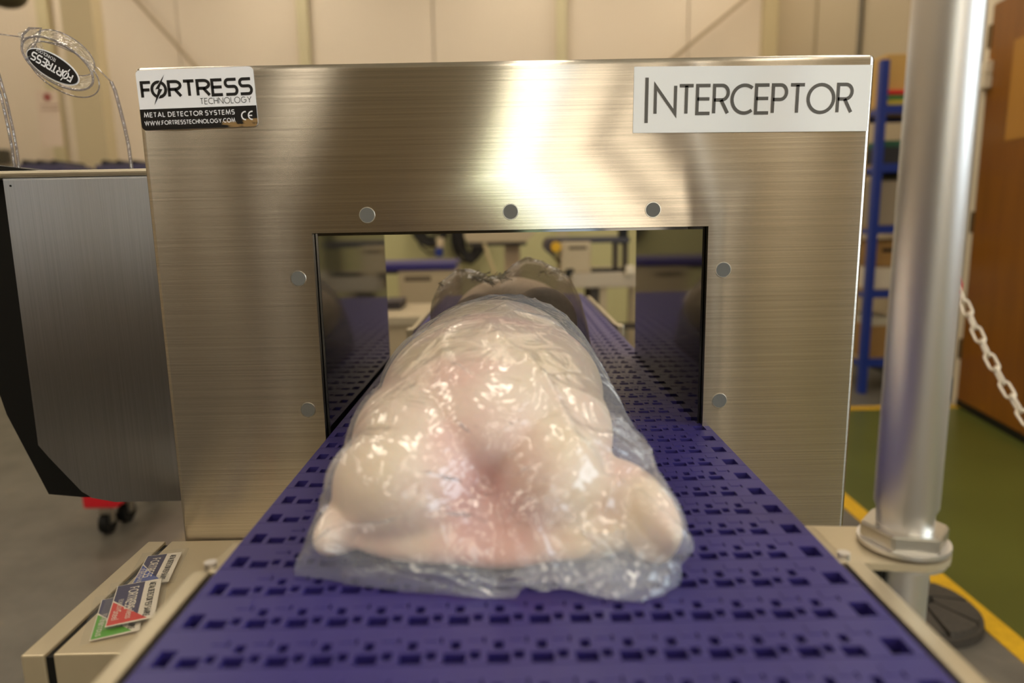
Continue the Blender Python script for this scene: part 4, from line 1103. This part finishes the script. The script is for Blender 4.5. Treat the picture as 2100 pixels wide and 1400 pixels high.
# beyond the cabinet at the far left
Y5 = 5.6
for i, (x0, x1, lab_) in enumerate(((28, 134, 'dark conveyor belt end below the wall poster'), (192, 300, 'dark conveyor belt end just left of the steel arch'))):
    t_ = thing('distant_conveyor', lab_, 'conveyor', (atY((x0+x1)/2, 345, Y5).x, Y5, 0))
    P('belt', mat('belt_far', srgb(62, 58, 92), .5), t_, x0, 337, x1, 356, Y5, .4, .02)
    a = atY(x0, 356, Y5)
    P('frame', GREIGE, t_, x0, 357, x1, 400, Y5+.02, .35)
    legs(t_, (x0+8, x1-8), 399, Y5, .35)
    for j in range(3):
        part('roller', BLACK, t_, lambda b: cyl(b, (atY(x0+20+j*30, 332, Y5).x, Y5+.2, atY(x0+20+j*30, 334, Y5).z), .025, .38, 16, 'Y'), True)
jb = atY(2, 318, YB-.05)
bm = bmesh.new(); pxbox(bm, -30, 306, 13, 335, YB-.12, .1, .02); tag(obj('junction_box', bm, mat('jb_dark', srgb(60, 54, 36), .5)), 'dark box on the wall at the far left edge', 'box')
pos = bmesh.new(); a = atY(72, 186, 6.19); c = atY(131, 300, 6.19); bx(pos, a.x, 6.185, c.z, c.x, 6.198, a.z)
po = obj('wall_poster', pos, mat('poster_pink', srgb(222, 200, 178), .6)); tag(po, 'pale pink poster with red emblem on the left column', 'poster')
e_ = atY(96, 199, 6.18); part('emblem', mat('emblem_red', srgb(150, 70, 60), .6), po, lambda b: cyl(b, (e_.x, 6.183, e_.z), .035, .004, 20, 'Y', .02), True)
for kk in range(2): 
    l0 = atY(84, 214+9*kk, 6.18); l1 = atY(120, 217+9*kk, 6.18); part('text_line', mat('text_brown', srgb(180, 150, 130), .6), po, lambda b: bx(b, l0.x, 6.182, l1.z, l1.x, 6.185, l0.z))
# dark lamp bell at the top left corner of the photo
lb = atY(12, -12, 4.6)
hl = thing('high_bay_lamp', 'dark round lamp bell at the top left corner', 'lamp', tuple(lb))
part('bell', mat('bell_dark', srgb(80, 70, 44), .5), hl, lambda b: bmesh.ops.create_uvsphere(b, u_segments=24, v_segments=12, radius=.115, matrix=Matrix.Translation(lb) @ Matrix.Diagonal((1, 1, .7, 1))), True)
part('suspension', STEEL, hl, lambda b: tube(b, [lb+Vector((0, 0, .07)), (lb.x, lb.y, ZC)], .01, 8))

# red box and castor on the floor under the cabinet
fr = atZ(205, 1046, .0+.10)
rb = thing('red_trolley', 'red trolley on black castors under the side cabinet', 'trolley', (fr.x, fr.y, 0))
a = atZ(170, 1044, .12); c = atZ(238, 1044, .12)
boxpart('red_body', RED, rb, a.x, a.y, .12, c.x, a.y+.45, .45, .01)
cc = atZ(262, 1068, 0.0)
def castor(x, y):
    cs = part('castor', BLACK, rb, lambda b: cyl(b, (x, y, .042), .042, .03, 24, 'X'), True)
    boxpart('castor_fork', STEEL, cs, x-.022, y-.015, .042, x+.022, y+.015, .119)
castor(cc.x, cc.y); castor(a.x+.05, a.y+.06); castor(a.x+.05, a.y+.40)
boxpart('bracket', BLACK, rb, a.x+.02, a.y+.01, .1195, cc.x+.03, a.y+.44, .135)
